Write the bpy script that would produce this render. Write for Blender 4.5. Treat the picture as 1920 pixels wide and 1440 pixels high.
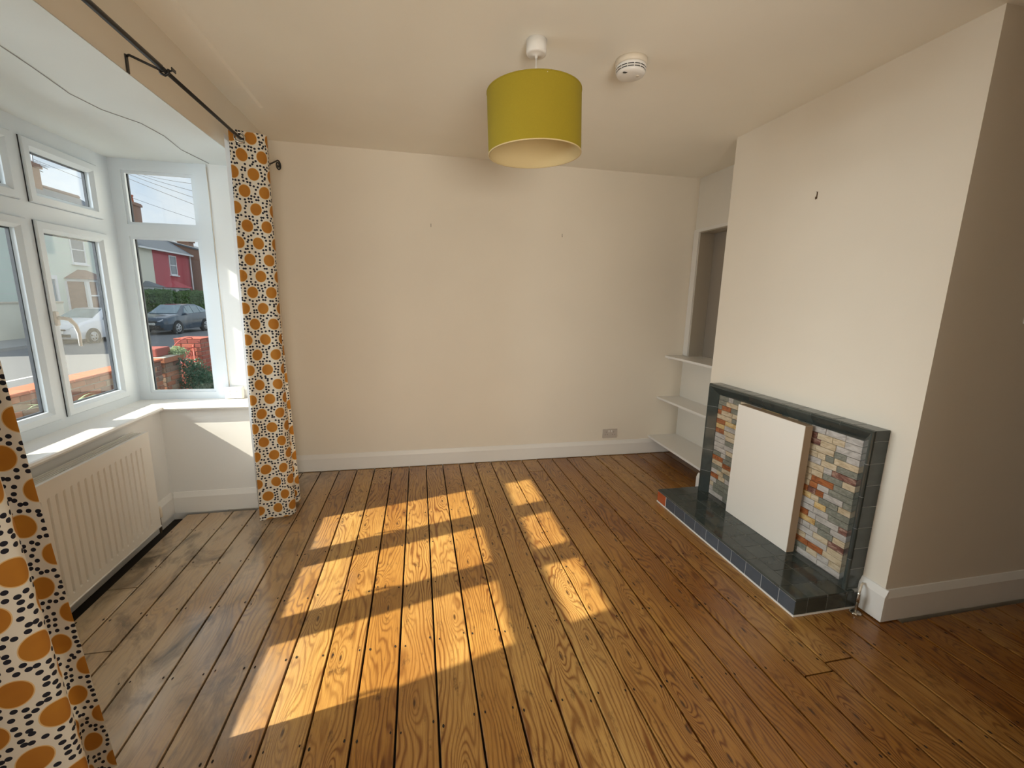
import bpy, bmesh, math, random
from mathutils import Vector, Matrix
random.seed(7)
S = bpy.context.scene
for o in list(bpy.data.objects): bpy.data.objects.remove(o)
COL = S.collection
PI = math.pi

# ------------------------------------------------------------------ camera
H = 1.40
R0 = (0.9780465464739998, -0.2072828855914142, 0.02141864307510871)
R1 = (-0.01893049980346579, -0.19073655635454878, -0.9814587114327322)
R2 = (0.20752491201654125, 0.9595068376050817, -0.19047319885385994)
cd = bpy.data.cameras.new('camera'); cam = bpy.data.objects.new('camera', cd); COL.objects.link(cam)
cam.matrix_world = Matrix(((R0[0], -R1[0], -R2[0], 0), (R0[1], -R1[1], -R2[1], 0), (R0[2], -R1[2], -R2[2], H), (0, 0, 0, 1)))
cd.sensor_width = 36; cd.lens = 815.95 / 1920 * 36; cd.clip_start = 0.02; cd.clip_end = 300
S.camera = cam
# ------------------------------------------------------------------ look
S.view_settings.view_transform = 'Standard'; S.view_settings.look = 'None'
S.view_settings.gamma = 1; S.view_settings.exposure = 0.0; S.view_settings.use_curve_mapping = False

# ------------------------------------------------------------------ node helper
class NT:
    def __init__(s, name, world=False):
        s.m = bpy.data.worlds.new(name) if world else bpy.data.materials.new(name)
        s.m.use_nodes = True; s.t = s.m.node_tree; s.t.nodes.clear()
    def n(s, kind, **kw):
        nd = s.t.nodes.new(kind)
        for k, v in kw.items():
            if k == 'ins':
                for kk, vv in v.items(): s.set(nd, kk, vv)
            else: setattr(nd, k, v)
        return nd
    def set(s, nd, k, v):
        i = nd.inputs[k]
        if isinstance(v, bpy.types.NodeSocket): s.t.links.new(v, i)
        elif isinstance(v, bpy.types.Node): s.t.links.new(v.outputs[0], i)
        else: i.default_value = v
    def math(s, op, a, b=0.0, c=None, clamp=False):
        nd = s.n('ShaderNodeMath', operation=op, use_clamp=clamp); s.set(nd, 0, a); s.set(nd, 1, b)
        if c is not None: s.set(nd, 2, c)
        return nd.outputs[0]
    def mix(s, f, a, b, mode='MIX'):
        nd = s.n('ShaderNodeMix', data_type='RGBA', blend_type=mode); s.set(nd, 0, f); s.set(nd, 6, a); s.set(nd, 7, b)
        return nd.outputs[2]
    def ramp(s, f, stops, interp='LINEAR'):
        nd = s.n('ShaderNodeValToRGB'); s.set(nd, 0, f); cr = nd.color_ramp; cr.interpolation = interp
        while len(cr.elements) < len(stops): cr.elements.new(0.5)
        for e, (p, c) in zip(cr.elements, stops):
            e.position = p; e.color = c if len(c) == 4 else (*c, 1)
        return nd.outputs[0]
    def noise(s, vec, scale, detail=3, rough=.5, dist=0.0, out=0):
        nd = s.n('ShaderNodeTexNoise'); s.set(nd, 'Vector', vec); s.set(nd, 'Scale', scale); s.set(nd, 'Detail', detail)
        s.set(nd, 'Roughness', rough); s.set(nd, 'Distortion', dist); return nd.outputs[out]
    def vec(s, x, y, z):
        nd = s.n('ShaderNodeCombineXYZ'); s.set(nd, 0, x); s.set(nd, 1, y); s.set(nd, 2, z); return nd.outputs[0]
    def pos(s): return s.n('ShaderNodeNewGeometry').outputs['Position']
    def sep(s, v):
        nd = s.n('ShaderNodeSeparateXYZ'); s.set(nd, 0, v); return nd.outputs
    def rnd(s): return s.n('ShaderNodeObjectInfo').outputs['Random']
    def bump(s, h, strength=.2, dist=.002):
        nd = s.n('ShaderNodeBump'); s.set(nd, 'Height', h); s.set(nd, 'Strength', strength); s.set(nd, 'Distance', dist); return nd.outputs[0]
    def bsdf(s, color, rough=.5, metal=0.0, normal=None, spec=None, coat=None, trans=None, out=True):
        nd = s.n('ShaderNodeBsdfPrincipled')
        s.set(nd, 'Base Color', (*color, 1) if isinstance(color, tuple) and len(color) == 3 else color)
        s.set(nd, 'Roughness', rough); s.set(nd, 'Metallic', metal)
        if normal is not None: s.set(nd, 'Normal', normal)
        if spec is not None: s.set(nd, 'Specular IOR Level', spec)
        if coat is not None: s.set(nd, 'Coat Weight', coat); s.set(nd, 'Coat Roughness', .12)
        if out: s.out(nd.outputs[0])
        return nd.outputs[0]
    def out(s, sh):
        o = s.n('ShaderNodeOutputWorld' if isinstance(s.m, bpy.types.World) else 'ShaderNodeOutputMaterial'); s.set(o, 0, sh)

# ------------------------------------------------------------------ world: blue sky with broken white cloud
w = NT('sky', True)
tc = w.n('ShaderNodeTexCoord').outputs['Generated']
sx, sy, sz = w.sep(tc)
zz = w.math('ADD', w.math('MAXIMUM', sz, 0.0), 0.25)
cv = w.vec(w.math('DIVIDE', sx, zz), w.math('DIVIDE', sy, zz), 0.3)
cl = w.noise(cv, 1.6, 6, .58, .4)
clf = w.ramp(cl, [(0.30, (0, 0, 0)), (0.58, (1, 1, 1))])
skyc = w.ramp(w.math('MAXIMUM', sz, 0.0), [(0.0, (.62, .78, .92)), (0.35, (.30, .52, .85)), (1.0, (.16, .34, .72))])
skyc = w.mix(clf, skyc, (.86, .92, .97, 1))
skyc = w.mix(w.math('GREATER_THAN', -0.02, sz), skyc, (.25, .25, .24, 1))
bg = w.n('ShaderNodeBackground'); w.set(bg, 0, skyc); w.set(bg, 1, 1.0); w.out(bg.outputs[0])
S.world = w.m

# ------------------------------------------------------------------ sun and added fill lamps
def aim(o, d): o.rotation_euler = Vector(d).to_track_quat('-Z', 'Y').to_euler()
ld = bpy.data.lights.new('sun', 'SUN'); ld.energy = 11; ld.angle = math.radians(.6); ld.color = (1, .91, .76)
sun = bpy.data.objects.new('sun', ld); COL.objects.link(sun); aim(sun, (1, .26, -.77)); sun.location = (-5, 1, 5)
def area(name, loc, d, sx, sy, e, c=(1, 1, 1)):
    l = bpy.data.lights.new(name, 'AREA'); l.shape = 'RECTANGLE'; l.size = sx; l.size_y = sy; l.energy = e; l.color = c
    o = bpy.data.objects.new(name, l); COL.objects.link(o); o.location = loc; aim(o, d); return o
area('bay_fill_lamp', (-4.6, 2.2, 1.9), (1, 0, -.04), 3.2, 2.2, 400, (.92, .97, 1))  # fill lamp added outside the bay to brighten the room
area('rear_fill_lamp', (.35, -2.3, 1.0), (0, 1, .55), 1.2, 1.2, 98, (1, .94, .84))  # fill lamp added behind the camera to lift back wall and ceiling


# ------------------------------------------------------------------ materials
def paint(name, c, rough=.6, bump=.12, var=.04):
    m = NT(name); p = m.pos()
    n1 = m.noise(p, 2.2, 4); n2 = m.noise(p, 120, 3)
    cc = m.mix(n1, tuple(x * (1 - var) for x in c) + (1,), tuple(min(1, x * (1 + var)) for x in c) + (1,))
    m.bsdf(cc, rough, normal=m.bump(m.math('ADD', m.math('MULTIPLY', n1, 3.0), n2), bump, .002)); return m.m
M = {}
M['wall'] = paint('wall_paint', (.81, .745, .635), .75)
M['reveal'] = paint('cool_white_paint', (.76, .79, .80), .5)
M['socket'] = paint('greyed_plastic', (.55, .49, .43), .45)
M['bay_wall'] = paint('bay_wall_paint', (.80, .79, .76), .6)
M['ceil'] = paint('ceiling_paint', (.92, .89, .80), .85)
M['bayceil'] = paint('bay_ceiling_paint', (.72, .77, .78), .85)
M['gloss'] = paint('white_gloss_paint', (.82, .80, .76), .28, .05, .02)
M['panel'] = paint('panel_paint', (.80, .76, .69), .5, .03, .015)
M['mdf'] = paint('raw_board_edge', (.38, .28, .19), .8, .1, .05)
M['taupe'] = paint('taupe_board', (.33, .29, .24), .6, .05, .04)
M['pvc'] = paint('white_upvc', (.72, .79, .85), .3, .02, .01)
M['plastic'] = paint('white_plastic', (.80, .78, .74), .35, .02, .01)
M['plastic_aged'] = paint('aged_white_plastic', (.72, .64, .52), .45, .02, .03)
M['rad'] = paint('radiator_enamel', (.80, .76, .69), .3, .02, .01)
M['black'] = paint('black_iron', (.012, .012, .012), .4, .1, .1)
M['gasket'] = paint('black_gasket', (.02, .025, .035), .5, .05, .1)
M['sub'] = paint('dark_underfloor', (.018, .012, .008), .95, .2, .3)
M['grout'] = paint('grey_grout', (.42, .43, .42), .8, .2, .1)
M['grout_w'] = paint('white_grout', (.74, .72, .68), .8, .2, .05)
M['chrome'] = NT('nickel').m; _m = NT('nickel_metal'); _m.bsdf((.55, .52, .46), .25, 1.0); M['chrome'] = _m.m
M['mosgrout'] = paint('cream_grout', (.50, .46, .38), .8, .2, .05)

def tile(name, c, c2):
    m = NT(name); p = m.pos(); r = m.rnd()
    n = m.noise(p, 14, 5, .6, .6)
    cc = m.mix(m.math('MULTIPLY', n, m.math('ADD', r, .4)), (*c, 1), (*c2, 1))
    m.bsdf(cc, .09, normal=m.bump(m.noise(p, 30, 2), .05, .002), spec=.6); return m.m
M['tile'] = tile('dark_glazed_tile', (.026, .034, .032), (.070, .084, .078))
M['tile_blue'] = tile('blue_slate_tile', (.050, .068, .088), (.085, .105, .130))
M['tile_red'] = tile('terracotta_tile', (.36, .075, .025), (.45, .11, .04))

def stone(name, a, b, c, sc=26):
    m = NT(name); p = m.pos(); r = m.rnd()
    q = m.n('ShaderNodeVectorMath', operation='ADD'); m.set(q, 0, p); m.set(q, 1, m.vec(m.math('MULTIPLY', r, 31.0), m.math('MULTIPLY', r, 17.0), r))
    mp = m.n('ShaderNodeMapping'); m.set(mp, 0, q.outputs[0]); mp.inputs['Scale'].default_value = (1, .55, 1.6)
    n = m.noise(mp.outputs[0], sc, 6, .65, 1.4)
    cc = m.ramp(n, [(0.30, a), (0.5, b), (0.72, c)])
    cc = m.mix(.35, cc, m.mix(r, (.85, .85, .85, 1), (1.1, 1.1, 1.1, 1)), 'MULTIPLY')
    m.bsdf(cc, .32, normal=m.bump(n, .3, .003)); return m.m
M['stones'] = [stone('cream_stone', (.34, .25, .15), (.54, .44, .30), (.64, .56, .43)),
               stone('green_grey_stone', (.12, .125, .10), (.20, .205, .17), (.34, .34, .29), 60),
               stone('rust_stone', (.10, .03, .02), (.36, .12, .04), (.44, .20, .09)),
               stone('pale_grey_stone', (.28, .26, .24), (.46, .43, .40), (.58, .56, .53)),
               stone('ochre_stone', (.30, .13, .03), (.60, .42, .18), (.64, .54, .34)),
               stone('plum_stone', (.06, .025, .02), (.20, .09, .07), (.55, .42, .33))]

# floor boards: aged pine, per-board random offset through Object Info
def wood():
    m = NT('aged_pine'); p = m.pos(); r = m.rnd(); X, Y, Z = m.sep(p)
    ro = m.math('MULTIPLY', r, 60.0)
    wv = m.vec(m.math('ADD', m.math('MULTIPLY', X, 5.0), ro), m.math('ADD', m.math('MULTIPLY', Y, .95), m.math('MULTIPLY', r, 23.0)), r)
    warp = m.noise(wv, 1.0, 3, .5, .3)
    # knots
    kv = m.vec(m.math('ADD', m.math('MULTIPLY', X, 7.2), ro), m.math('ADD', m.math('MULTIPLY', Y, 1.9), ro), 0)
    vo = m.n('ShaderNodeTexVoronoi', voronoi_dimensions='2D'); m.set(vo, 'Vector', kv); m.set(vo, 'Scale', 1.0); m.set(vo, 'Randomness', .9)
    kd = vo.outputs['Distance']
    kfall = m.math('POWER', m.math('SUBTRACT', 1.0, m.math('MINIMUM', m.math('MULTIPLY', kd, 2.6), 1.0)), 2.0)
    ring = m.math('ADD', m.math('ADD', m.math('MULTIPLY', X, 48.0), m.math('MULTIPLY', warp, 19.0)), m.math('MULTIPLY', kfall, 5.0))
    g = m.math('SINE', m.math('MULTIPLY', ring, 6.283))
    g = m.math('POWER', m.math('ADD', m.math('MULTIPLY', g, .5), .5), 2.6)
    fib = m.noise(m.vec(m.math('MULTIPLY', X, 260.0), m.math('ADD', m.math('MULTIPLY', Y, 7.0), ro), ro), 1.0, 4, .65)
    base = m.mix(r, (.60, .365, .115, 1), (.44, .210, .038, 1))
    line = m.mix(r, (.22, .08, .014, 1), (.14, .045, .008, 1))
    gm = m.noise(m.vec(m.math('MULTIPLY', X, 9.0), m.math('MULTIPLY', Y, 1.2), ro), 1.0, 3)
    gamt = m.ramp(gm, [(.30, (.25, .25, .25)), (.62, (1, 1, 1))])
    c = m.mix(m.math('MULTIPLY', g, gamt), base, line)
    c = m.mix(m.ramp(fib, [(.42, (0, 0, 0)), (.72, (.6, .6, .6))]), c, (.20, .07, .010, 1))
    # knot hearts
    c = m.mix(m.ramp(kd, [(.018, (.9, .9, .9)), (.045, (0, 0, 0))]), c, (.05, .018, .006, 1))
    # broad darker staining, more of it to the chimney side; worn grey boards and painted window glare in the bay
    st = m.noise(m.vec(m.math('MULTIPLY', X, 2.6), m.math('MULTIPLY', Y, 1.1), 3.0), 1.0, 5, .6, .6)
    side = m.math('MULTIPLY', m.math('SUBTRACT', X, .6), .32, clamp=True)
    sf = m.ramp(st, [(.36, (0, 0, 0)), (.66, (1, 1, 1))])
    c = m.mix(m.math('MULTIPLY', m.math('ADD', m.math('MULTIPLY', sf, .62), side), .85, clamp=True), c, m.mix(1.0, c, (.46, .26, .09, 1), 'MULTIPLY'))
    sp = m.noise(m.vec(m.math('MULTIPLY', X, 22.0), m.math('MULTIPLY', Y, 9.0), 9.0), 1.0, 6, .7)
    c = m.mix(m.ramp(sp, [(.57, (0, 0, 0)), (.70, (.8, .8, .8))]), c, (.05, .018, .006, 1))
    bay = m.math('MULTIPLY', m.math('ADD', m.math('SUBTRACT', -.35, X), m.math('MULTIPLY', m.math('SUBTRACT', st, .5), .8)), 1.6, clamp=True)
    c = m.mix(m.math('MULTIPLY', bay, m.ramp(m.noise(m.vec(m.math('MULTIPLY', X, 3.0), m.math('MULTIPLY', Y, 1.4), 7.7), 1.0, 4), [(.36, (.35, .35, .35)), (.62, (.82, .82, .82))])), c, (.60, .475, .32, 1))  # pale mix: grey wear plus window glare put into the colour
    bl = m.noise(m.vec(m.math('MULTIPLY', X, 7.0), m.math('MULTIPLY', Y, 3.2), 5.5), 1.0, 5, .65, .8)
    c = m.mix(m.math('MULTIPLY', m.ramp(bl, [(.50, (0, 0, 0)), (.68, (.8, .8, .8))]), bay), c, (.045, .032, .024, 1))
    rg = m.math('ADD', .20, m.math('MULTIPLY', fib, .20))
    hb = m.math('ADD', m.math('MULTIPLY', g, -.6), m.math('MULTIPLY', fib, .5))
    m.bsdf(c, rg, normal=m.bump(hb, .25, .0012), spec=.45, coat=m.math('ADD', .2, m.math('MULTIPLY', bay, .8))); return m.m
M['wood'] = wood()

# curtain: white cloth, ochre ovals in a staggered lattice with black spots between
def cloth():
    m = NT('spotted_curtain_cloth'); uv = m.n('ShaderNodeUVMap', uv_map='UVMap').outputs[0]
    PX, PZ = .094, .088
    def ovals(u, v, ax, ay, key):
        # distance to nearest lattice oval (two staggered lattices)
        ds = []
        for s in (0, .5):
            a = m.math('SUBTRACT', m.math('FRACT', m.math('ADD', m.math('DIVIDE', u, PX), s)), .5)
            b = m.math('SUBTRACT', m.math('FRACT', m.math('ADD', m.math('DIVIDE', v, PZ * 2), s)), .5)
            ci = m.math('FLOOR', m.math('ADD', m.math('DIVIDE', v, PZ * 2), s))
            sh = m.math('MULTIPLY', m.math('SINE', m.math('MULTIPLY', ci, 2.3 + s)), .10)
            a = m.math('ADD', a, m.math('MULTIPLY', b, sh))
            a = m.math('MULTIPLY', a, PX / ax); b = m.math('MULTIPLY', b, PZ * 2 / ay)
            ds.append(m.math('SQRT', m.math('ADD', m.math('MULTIPLY', a, a), m.math('MULTIPLY', b, b))))
        return m.math('MINIMUM', ds[0], ds[1])
    u, v, _ = m.sep(uv)
    d = ovals(u, v, .0280, .0325, 0)
    K = 1 / .0172
    vo = m.n('ShaderNodeTexVoronoi', voronoi_dimensions='2D'); m.set(vo, 'Vector', m.vec(u, v, 0)); m.set(vo, 'Scale', K); m.set(vo, 'Randomness', .55)
    pu, pv, _z = m.sep(vo.outputs['Position'])
    dd = ovals(pu, pv, .0280, .0325, 1)
    dot = m.math('MULTIPLY', m.math('LESS_THAN', vo.outputs['Distance'], .0054 * K if False else .325), m.math('GREATER_THAN', dd, 1.22))
    wv = m.noise(m.vec(m.math('MULTIPLY', u, 900.0), m.math('MULTIPLY', v, 900.0), 0), 1.0, 2)
    och = m.mix(m.noise(m.vec(u, v, 0), 14, 2), (.36, .125, .010, 1), (.50, .215, .024, 1))
    c = m.mix(m.math('LESS_THAN', d, 1.0), (.72, .665, .56, 1), och)
    c = m.mix(m.math('MULTIPLY', m.math('LESS_THAN', d, 1.0), m.math('GREATER_THAN', d, .93)), c, (.70, .46, .20, 1))
    c = m.mix(dot, c, (.010, .011, .020, 1))
    b = m.bsdf(c, .85, normal=m.bump(wv, .15, .0005), out=False)
    t = m.n('ShaderNodeBsdfTranslucent'); m.set(t, 0, c)
    mx = m.n('ShaderNodeMixShader'); m.set(mx, 0, .08); m.set(mx, 1, b); m.set(mx, 2, t.outputs[0]); m.out(mx.outputs[0]); return m.m
M['cloth'] = cloth()
def lin():
    m = NT('white_curtain_lining'); b = m.bsdf((.82, .82, .82), .9, out=False)
    t = m.n('ShaderNodeBsdfTranslucent'); m.set(t, 0, (.8, .8, .8, 1))
    mx = m.n('ShaderNodeMixShader'); m.set(mx, 0, .4); m.set(mx, 1, b); m.set(mx, 2, t.outputs[0]); m.out(mx.outputs[0]); return m.m
M['lining'] = lin()
def shade():
    m = NT('olive_shade_cloth'); p = m.pos(); n = m.noise(p, 420, 2)
    b = m.bsdf(m.mix(n, (.29, .215, .008, 1), (.37, .285, .013, 1)), .85, normal=m.bump(n, .2, .0004), out=False)
    m.out(b); return m.m
M['shade'] = shade()
M['shade_in'] = paint('cream_shade_lining', (.70, .56, .30), .8, .03, .02)
def glass():
    m = NT('window_glass'); fr = m.n('ShaderNodeFresnel'); bf = m.n('ShaderNodeNewGeometry').outputs['Backfacing']; m.set(fr, 0, m.math('SUBTRACT', 1.5, m.math('MULTIPLY', bf, .8333)))
    t = m.n('ShaderNodeBsdfTransparent'); t.inputs[0].default_value = (.955, .97, .965, 1)
    g = m.n('ShaderNodeBsdfGlossy'); g.inputs['Roughness'].default_value = .02
    mx = m.n('ShaderNodeMixShader'); m.set(mx, 0, m.math('MULTIPLY', fr.outputs[0], .6)); m.set(mx, 1, t.outputs[0]); m.set(mx, 2, g.outputs[0]); m.out(mx.outputs[0]); return m.m
M['glass'] = glass()

# outdoors
def simple(name, c, rough=.7, **k):
    m = NT(name); p = m.pos(); n = m.noise(p, k.get('s', 6), 5, .6)
    v = k.get('v', .12)
    m.bsdf(m.mix(n, tuple(x * (1 - v) for x in c) + (1,), tuple(x * (1 + v) for x in c) + (1,)), rough, k.get('metal', 0.0), coat=k.get('coat')); return m.m
M['asphalt'] = simple('asphalt', (.17, .175, .18), .9, s=3)
M['paving'] = simple('pavement_slabs', (.30, .30, .29), .9)
M['kerb'] = simple('kerb_stone', (.42, .42, .40), .9)
M['soil'] = simple('garden_soil', (.10, .10, .07), 1, s=9, v=.4)
M['line'] = simple('road_paint', (.75, .75, .72), .8)
M['render_white'] = simple('pale_green_render', (.70, .78, .70), .85, s=1.2, v=.05)
M['render_cream'] = simple('cream_render', (.76, .74, .62), .85, s=1.2, v=.05)
M['render_red'] = simple('red_render', (.50, .10, .115), .8, s=1.4, v=.08)
M['slate'] = simple('slate_roof', (.17, .19, .21), .7, s=5)
M['ridge'] = simple('brown_ridge', (.26, .17, .14), .8)
M['white_frame'] = simple('white_sash_frame', (.80, .82, .84), .5, v=.02)
M['dark_glass'] = simple('curtained_glass', (.20, .22, .24), .12, v=.3)
M['brown_glass'] = simple('brown_blinds', (.25, .15, .12), .4, v=.3)
M['housebrick'] = simple('far_brick', (.34, .20, .14), .9, s=14, v=.35)
M['stonecap'] = simple('pale_cap_stone', (.62, .55, .44), .85)
M['terracap'] = simple('terracotta_cap', (.52, .15, .07), .7)
M['mortar'] = simple('mortar', (.40, .35, .28), .95)
M['iron_red'] = simple('red_painted_iron', (.62, .13, .10), .5)
M['car_white'] = simple('white_car_paint', (.78, .80, .84), .25, coat=.8, v=.02)
M['car_blue'] = simple('slate_blue_car_paint', (.035, .065, .10), .2, coat=.9, v=.05)
M['rubber'] = simple('tyre_rubber', (.02, .02, .02), .8)
M['alloy'] = simple('alloy_wheel', (.62, .62, .62), .3, metal=.6)
M['carglass'] = simple('car_glass', (.16, .24, .27), .05, coat=1.0, v=.4, s=2)
M['lamp_glass'] = simple('headlamp_glass', (.52, .56, .62), .08, coat=1.0)
M['plate'] = simple('number_plate', (.80, .80, .78), .4, v=.02)
M['cable'] = simple('wire_black', (.03, .03, .03), .6)
M['antenna'] = simple('grey_metal', (.35, .36, .38), .4, metal=.5)
M['planter'] = simple('grey_blue_planter', (.18, .27, .29), .6)
M['flower'] = simple('red_petal', (.72, .06, .05), .6)
def leaf(name, a, b):
    m = NT(name); n = m.noise(m.pos(), 9, 4, .6)
    bb = m.bsdf(m.mix(n, (*a, 1), (*b, 1)), .6, out=False); t = m.n('ShaderNodeBsdfTranslucent'); m.set(t, 0, (*b, 1))
    mx = m.n('ShaderNodeMixShader'); m.set(mx, 0, .25); m.set(mx, 1, bb); m.set(mx, 2, t.outputs[0]); m.out(mx.outputs[0]); return m.m
M['hedge'] = leaf('privet_leaf', (.035, .09, .025), (.14, .26, .06))
M['bush'] = leaf('dark_shrub_leaf', (.02, .07, .045), (.08, .19, .10))
M['frond'] = leaf('pale_frond', (.20, .30, .14), (.42, .50, .28))
M['flax'] = leaf('variegated_leaf', (.35, .48, .38), (.62, .70, .58))
def bricks(name, stops):
    m = NT(name); r = m.rnd(); n = m.noise(m.pos(), 45, 5, .65)
    c = m.ramp(r, stops, 'CONSTANT')
    c = m.mix(.6, c, m.mix(n, (.55, .5, .5, 1), (1.3, 1.3, 1.25, 1)), 'MULTIPLY')
    m.bsdf(c, .9, normal=m.bump(n, .5, .004)); return m.m
M['brick'] = bricks('weathered_brick', [(0, (.40, .17, .10)), (.2, (.50, .20, .11)), (.4, (.33, .22, .16)), (.55, (.42, .30, .21)), (.7, (.24, .12, .09)), (.85, (.52, .24, .14))])
M['brick_red'] = bricks('red_brick', [(0, (.45, .12, .08)), (.4, (.52, .16, .11)), (.7, (.36, .10, .08))])

# ------------------------------------------------------------------ mesh helpers
def link(name, me, parent=None, mat=None):
    o = bpy.data.objects.new(name, me); COL.objects.link(o)
    if mat is not None and not me.materials: me.materials.append(mat)
    if parent is not None: o.parent = parent
    return o
def T(o, label=None, cat=None, group=None, kind=None):
    if label: o['label'] = label
    if cat: o['category'] = cat
    if group: o['group'] = group
    if kind: o['kind'] = kind
    return o
def empty(name, loc, label, cat, group=None):
    o = bpy.data.objects.new(name, None); COL.objects.link(o); o.location = loc; o.empty_display_size = .05
    o.matrix_world  # parts below are given in world coordinates and shifted by off()
    return T(o, label, cat, group)
class MB:
    def __init__(s): s.v = []; s.f = []; s.smooth = []; s.uv = None
    def add(s, vs, fs, sm=False):
        k = len(s.v); s.v += [tuple(q) for q in vs]; s.f += [tuple(i + k for i in f) for f in fs]; s.smooth += [sm] * len(fs); return s
    def box(s, x0, x1, y0, y1, z0, z1):
        x0, x1 = min(x0, x1), max(x0, x1); y0, y1 = min(y0, y1), max(y0, y1); z0, z1 = min(z0, z1), max(z0, z1)
        return s.add([(x0, y0, z0), (x1, y0, z0), (x1, y1, z0), (x0, y1, z0), (x0, y0, z1), (x1, y0, z1), (x1, y1, z1), (x0, y1, z1)],
                     [(0, 3, 2, 1), (4, 5, 6, 7), (0, 1, 5, 4), (1, 2, 6, 5), (2, 3, 7, 6), (3, 0, 4, 7)])
    def cbox(s, x0, x1, y0, y1, z0, z1, c=.002, seg=1):
        bm = bmesh.new(); bmesh.ops.create_cube(bm, size=1)
        for v in bm.verts: v.co = Vector(((x0 + x1) / 2 + v.co.x * (x1 - x0), (y0 + y1) / 2 + v.co.y * (y1 - y0), (z0 + z1) / 2 + v.co.z * (z1 - z0)))
        bmesh.ops.bevel(bm, geom=list(bm.edges), offset=c, segments=seg, affect='EDGES', profile=.5)
        bm.verts.index_update(); bmesh.ops.recalc_face_normals(bm, faces=bm.faces)
        s.add([v.co[:] for v in bm.verts], [[v.index for v in f.verts] for f in bm.faces]); bm.free(); return s
    def prism(s, poly, a0, a1, axis):
        # poly: 2D points; axis 'x': (y,z), 'y': (x,z), 'z': (x,y)
        def P(p, a): return (a, p[0], p[1]) if axis == 'x' else ((p[0], a, p[1]) if axis == 'y' else (p[0], p[1], a))
        n = len(poly); vs = [P(p, a0) for p in poly] + [P(p, a1) for p in poly]
        return s.add(vs, [tuple(range(n))[::-1], tuple(range(n, 2 * n))] + [(i, (i + 1) % n, n + (i + 1) % n, n + i) for i in range(n)])
    def tube(s, pts, r, n=8, cap=True, sm=True):
        pts = [Vector(p) for p in pts]; rs = r if isinstance(r, (list, tuple)) else [r] * len(pts); rings = []
        up = Vector((0, 0, 1)); t0 = (pts[1] - pts[0]).normalized()
        a = t0.cross(up);
        if a.length < 1e-3: a = t0.cross(Vector((1, 0, 0)))
        a.normalize()
        for i, p in enumerate(pts):
            t = (pts[min(i + 1, len(pts) - 1)] - pts[max(i - 1, 0)]).normalized()
            a = (a - t * a.dot(t)); a.normalize(); b = t.cross(a)
            rings.append([p + (a * math.cos(2 * PI * k / n) + b * math.sin(2 * PI * k / n)) * rs[i] for k in range(n)])
        vs = [q for ring in rings for q in ring]; fs = []
        for i in range(len(pts) - 1):
            for k in range(n): fs.append((i * n + k, i * n + (k + 1) % n, (i + 1) * n + (k + 1) % n, (i + 1) * n + k))
        s.add(vs, fs, sm)
        if cap: s.add(rings[0], [tuple(range(n))[::-1]]); s.add(rings[-1], [tuple(range(n))])
        return s
    def lathe(s, prof, c=(0, 0, 0), n=40, mat=None, sm=True):
        vs = []; fs = []; k = len(prof)
        for i in range(n):
            a = 2 * PI * i / n
            for (r, z) in prof:
                q = Vector((r * math.cos(a), r * math.sin(a), z))
                if mat is not None: q = mat @ q
                vs.append((c[0] + q.x, c[1] + q.y, c[2] + q.z))
        for i in range(n):
            j = (i + 1) % n
            for t in range(k - 1): fs.append((i * k + t, j * k + t, j * k + t + 1, i * k + t + 1))
        return s.add(vs, fs, sm)
    def build(s, name, mat, parent=None, shift=True, fix=True):
        off = Vector((0, 0, 0))
        q = parent
        while q is not None and shift: off += q.location; q = q.parent
        me = bpy.data.meshes.new(name); me.from_pydata([tuple(Vector(v) - off) for v in s.v], [], s.f)
        me.polygons.foreach_set('use_smooth', s.smooth)
        if fix:
            bm = bmesh.new(); bm.from_mesh(me); bmesh.ops.remove_doubles(bm, verts=bm.verts, dist=1e-5)
            bmesh.ops.recalc_face_normals(bm, faces=bm.faces); bm.to_mesh(me); bm.free()
        me.update(); return link(name, me, parent, mat)
def struct(name, mb, mat, label=None, parent=None):
    o = mb.build(name, mat, parent)
    if parent is None: T(o, label, None, None, 'structure')
    return o
def sempty(name, loc, label):
    o = bpy.data.objects.new(name, None); COL.objects.link(o); o.location = loc; return T(o, label, None, None, 'structure')

# ------------------------------------------------------------------ the room
ZC = 2.453; BW = 3.582; XL = -1.0; XR = 2.39; CB = 2.03; CN = 1.353; CF = 2.69; RX = 4.2; RY = -2.6
BX = -1.57; BY = 2.99; BN = .98; ZS = .712; BZ = 2.165; FX = -1.765; SY = 3.18; NY = .71
struct('wall_back', MB().box(XL - .25, XR + .5, BW, BW + .25, -.3, ZC + .1), M['wall'], 'cream painted back wall facing the camera')
struct('ceiling', MB().box(XL - .25, RX + .2, RY - .2, BW + .2, ZC, ZC + .15), M['ceil'], 'cream painted plaster ceiling')
struct('trim_1', MB().prism([(XL, ZC), (XL + .15, ZC), (XL + .135, ZC - .006), (XL, ZC - .008)], .05, 3.0, 'y'), M['ceil'], 'raised plaster band on the ceiling above the bay')
# left wall: pier beside the bay, lintel above, near part
struct('wall_left', MB().box(XL - .25, XL, BY + .003, BW, -.3, .685).box(XL - .25, XL, SY - .003, BW, .685, ZC), M['wall'], 'cream wall pier between bay and back wall')
struct('wall_left_lintel', MB().box(XL - .25, XL, BN, SY - .004, BZ + .003, ZC), M['wall'], 'cream lintel above the bay opening')
struct('wall_left_near', MB().box(XL - .25, XL, RY, -2.2, -.3, ZC).box(XL - .25, XL, -.7, BN, -.3, ZC).box(XL - .25, XL, -2.2, -.7, -.3, .8).box(XL - .25, XL, -2.2, -.7, 2.1, ZC), M['wall'], 'left wall on the near side of the bay')
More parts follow.
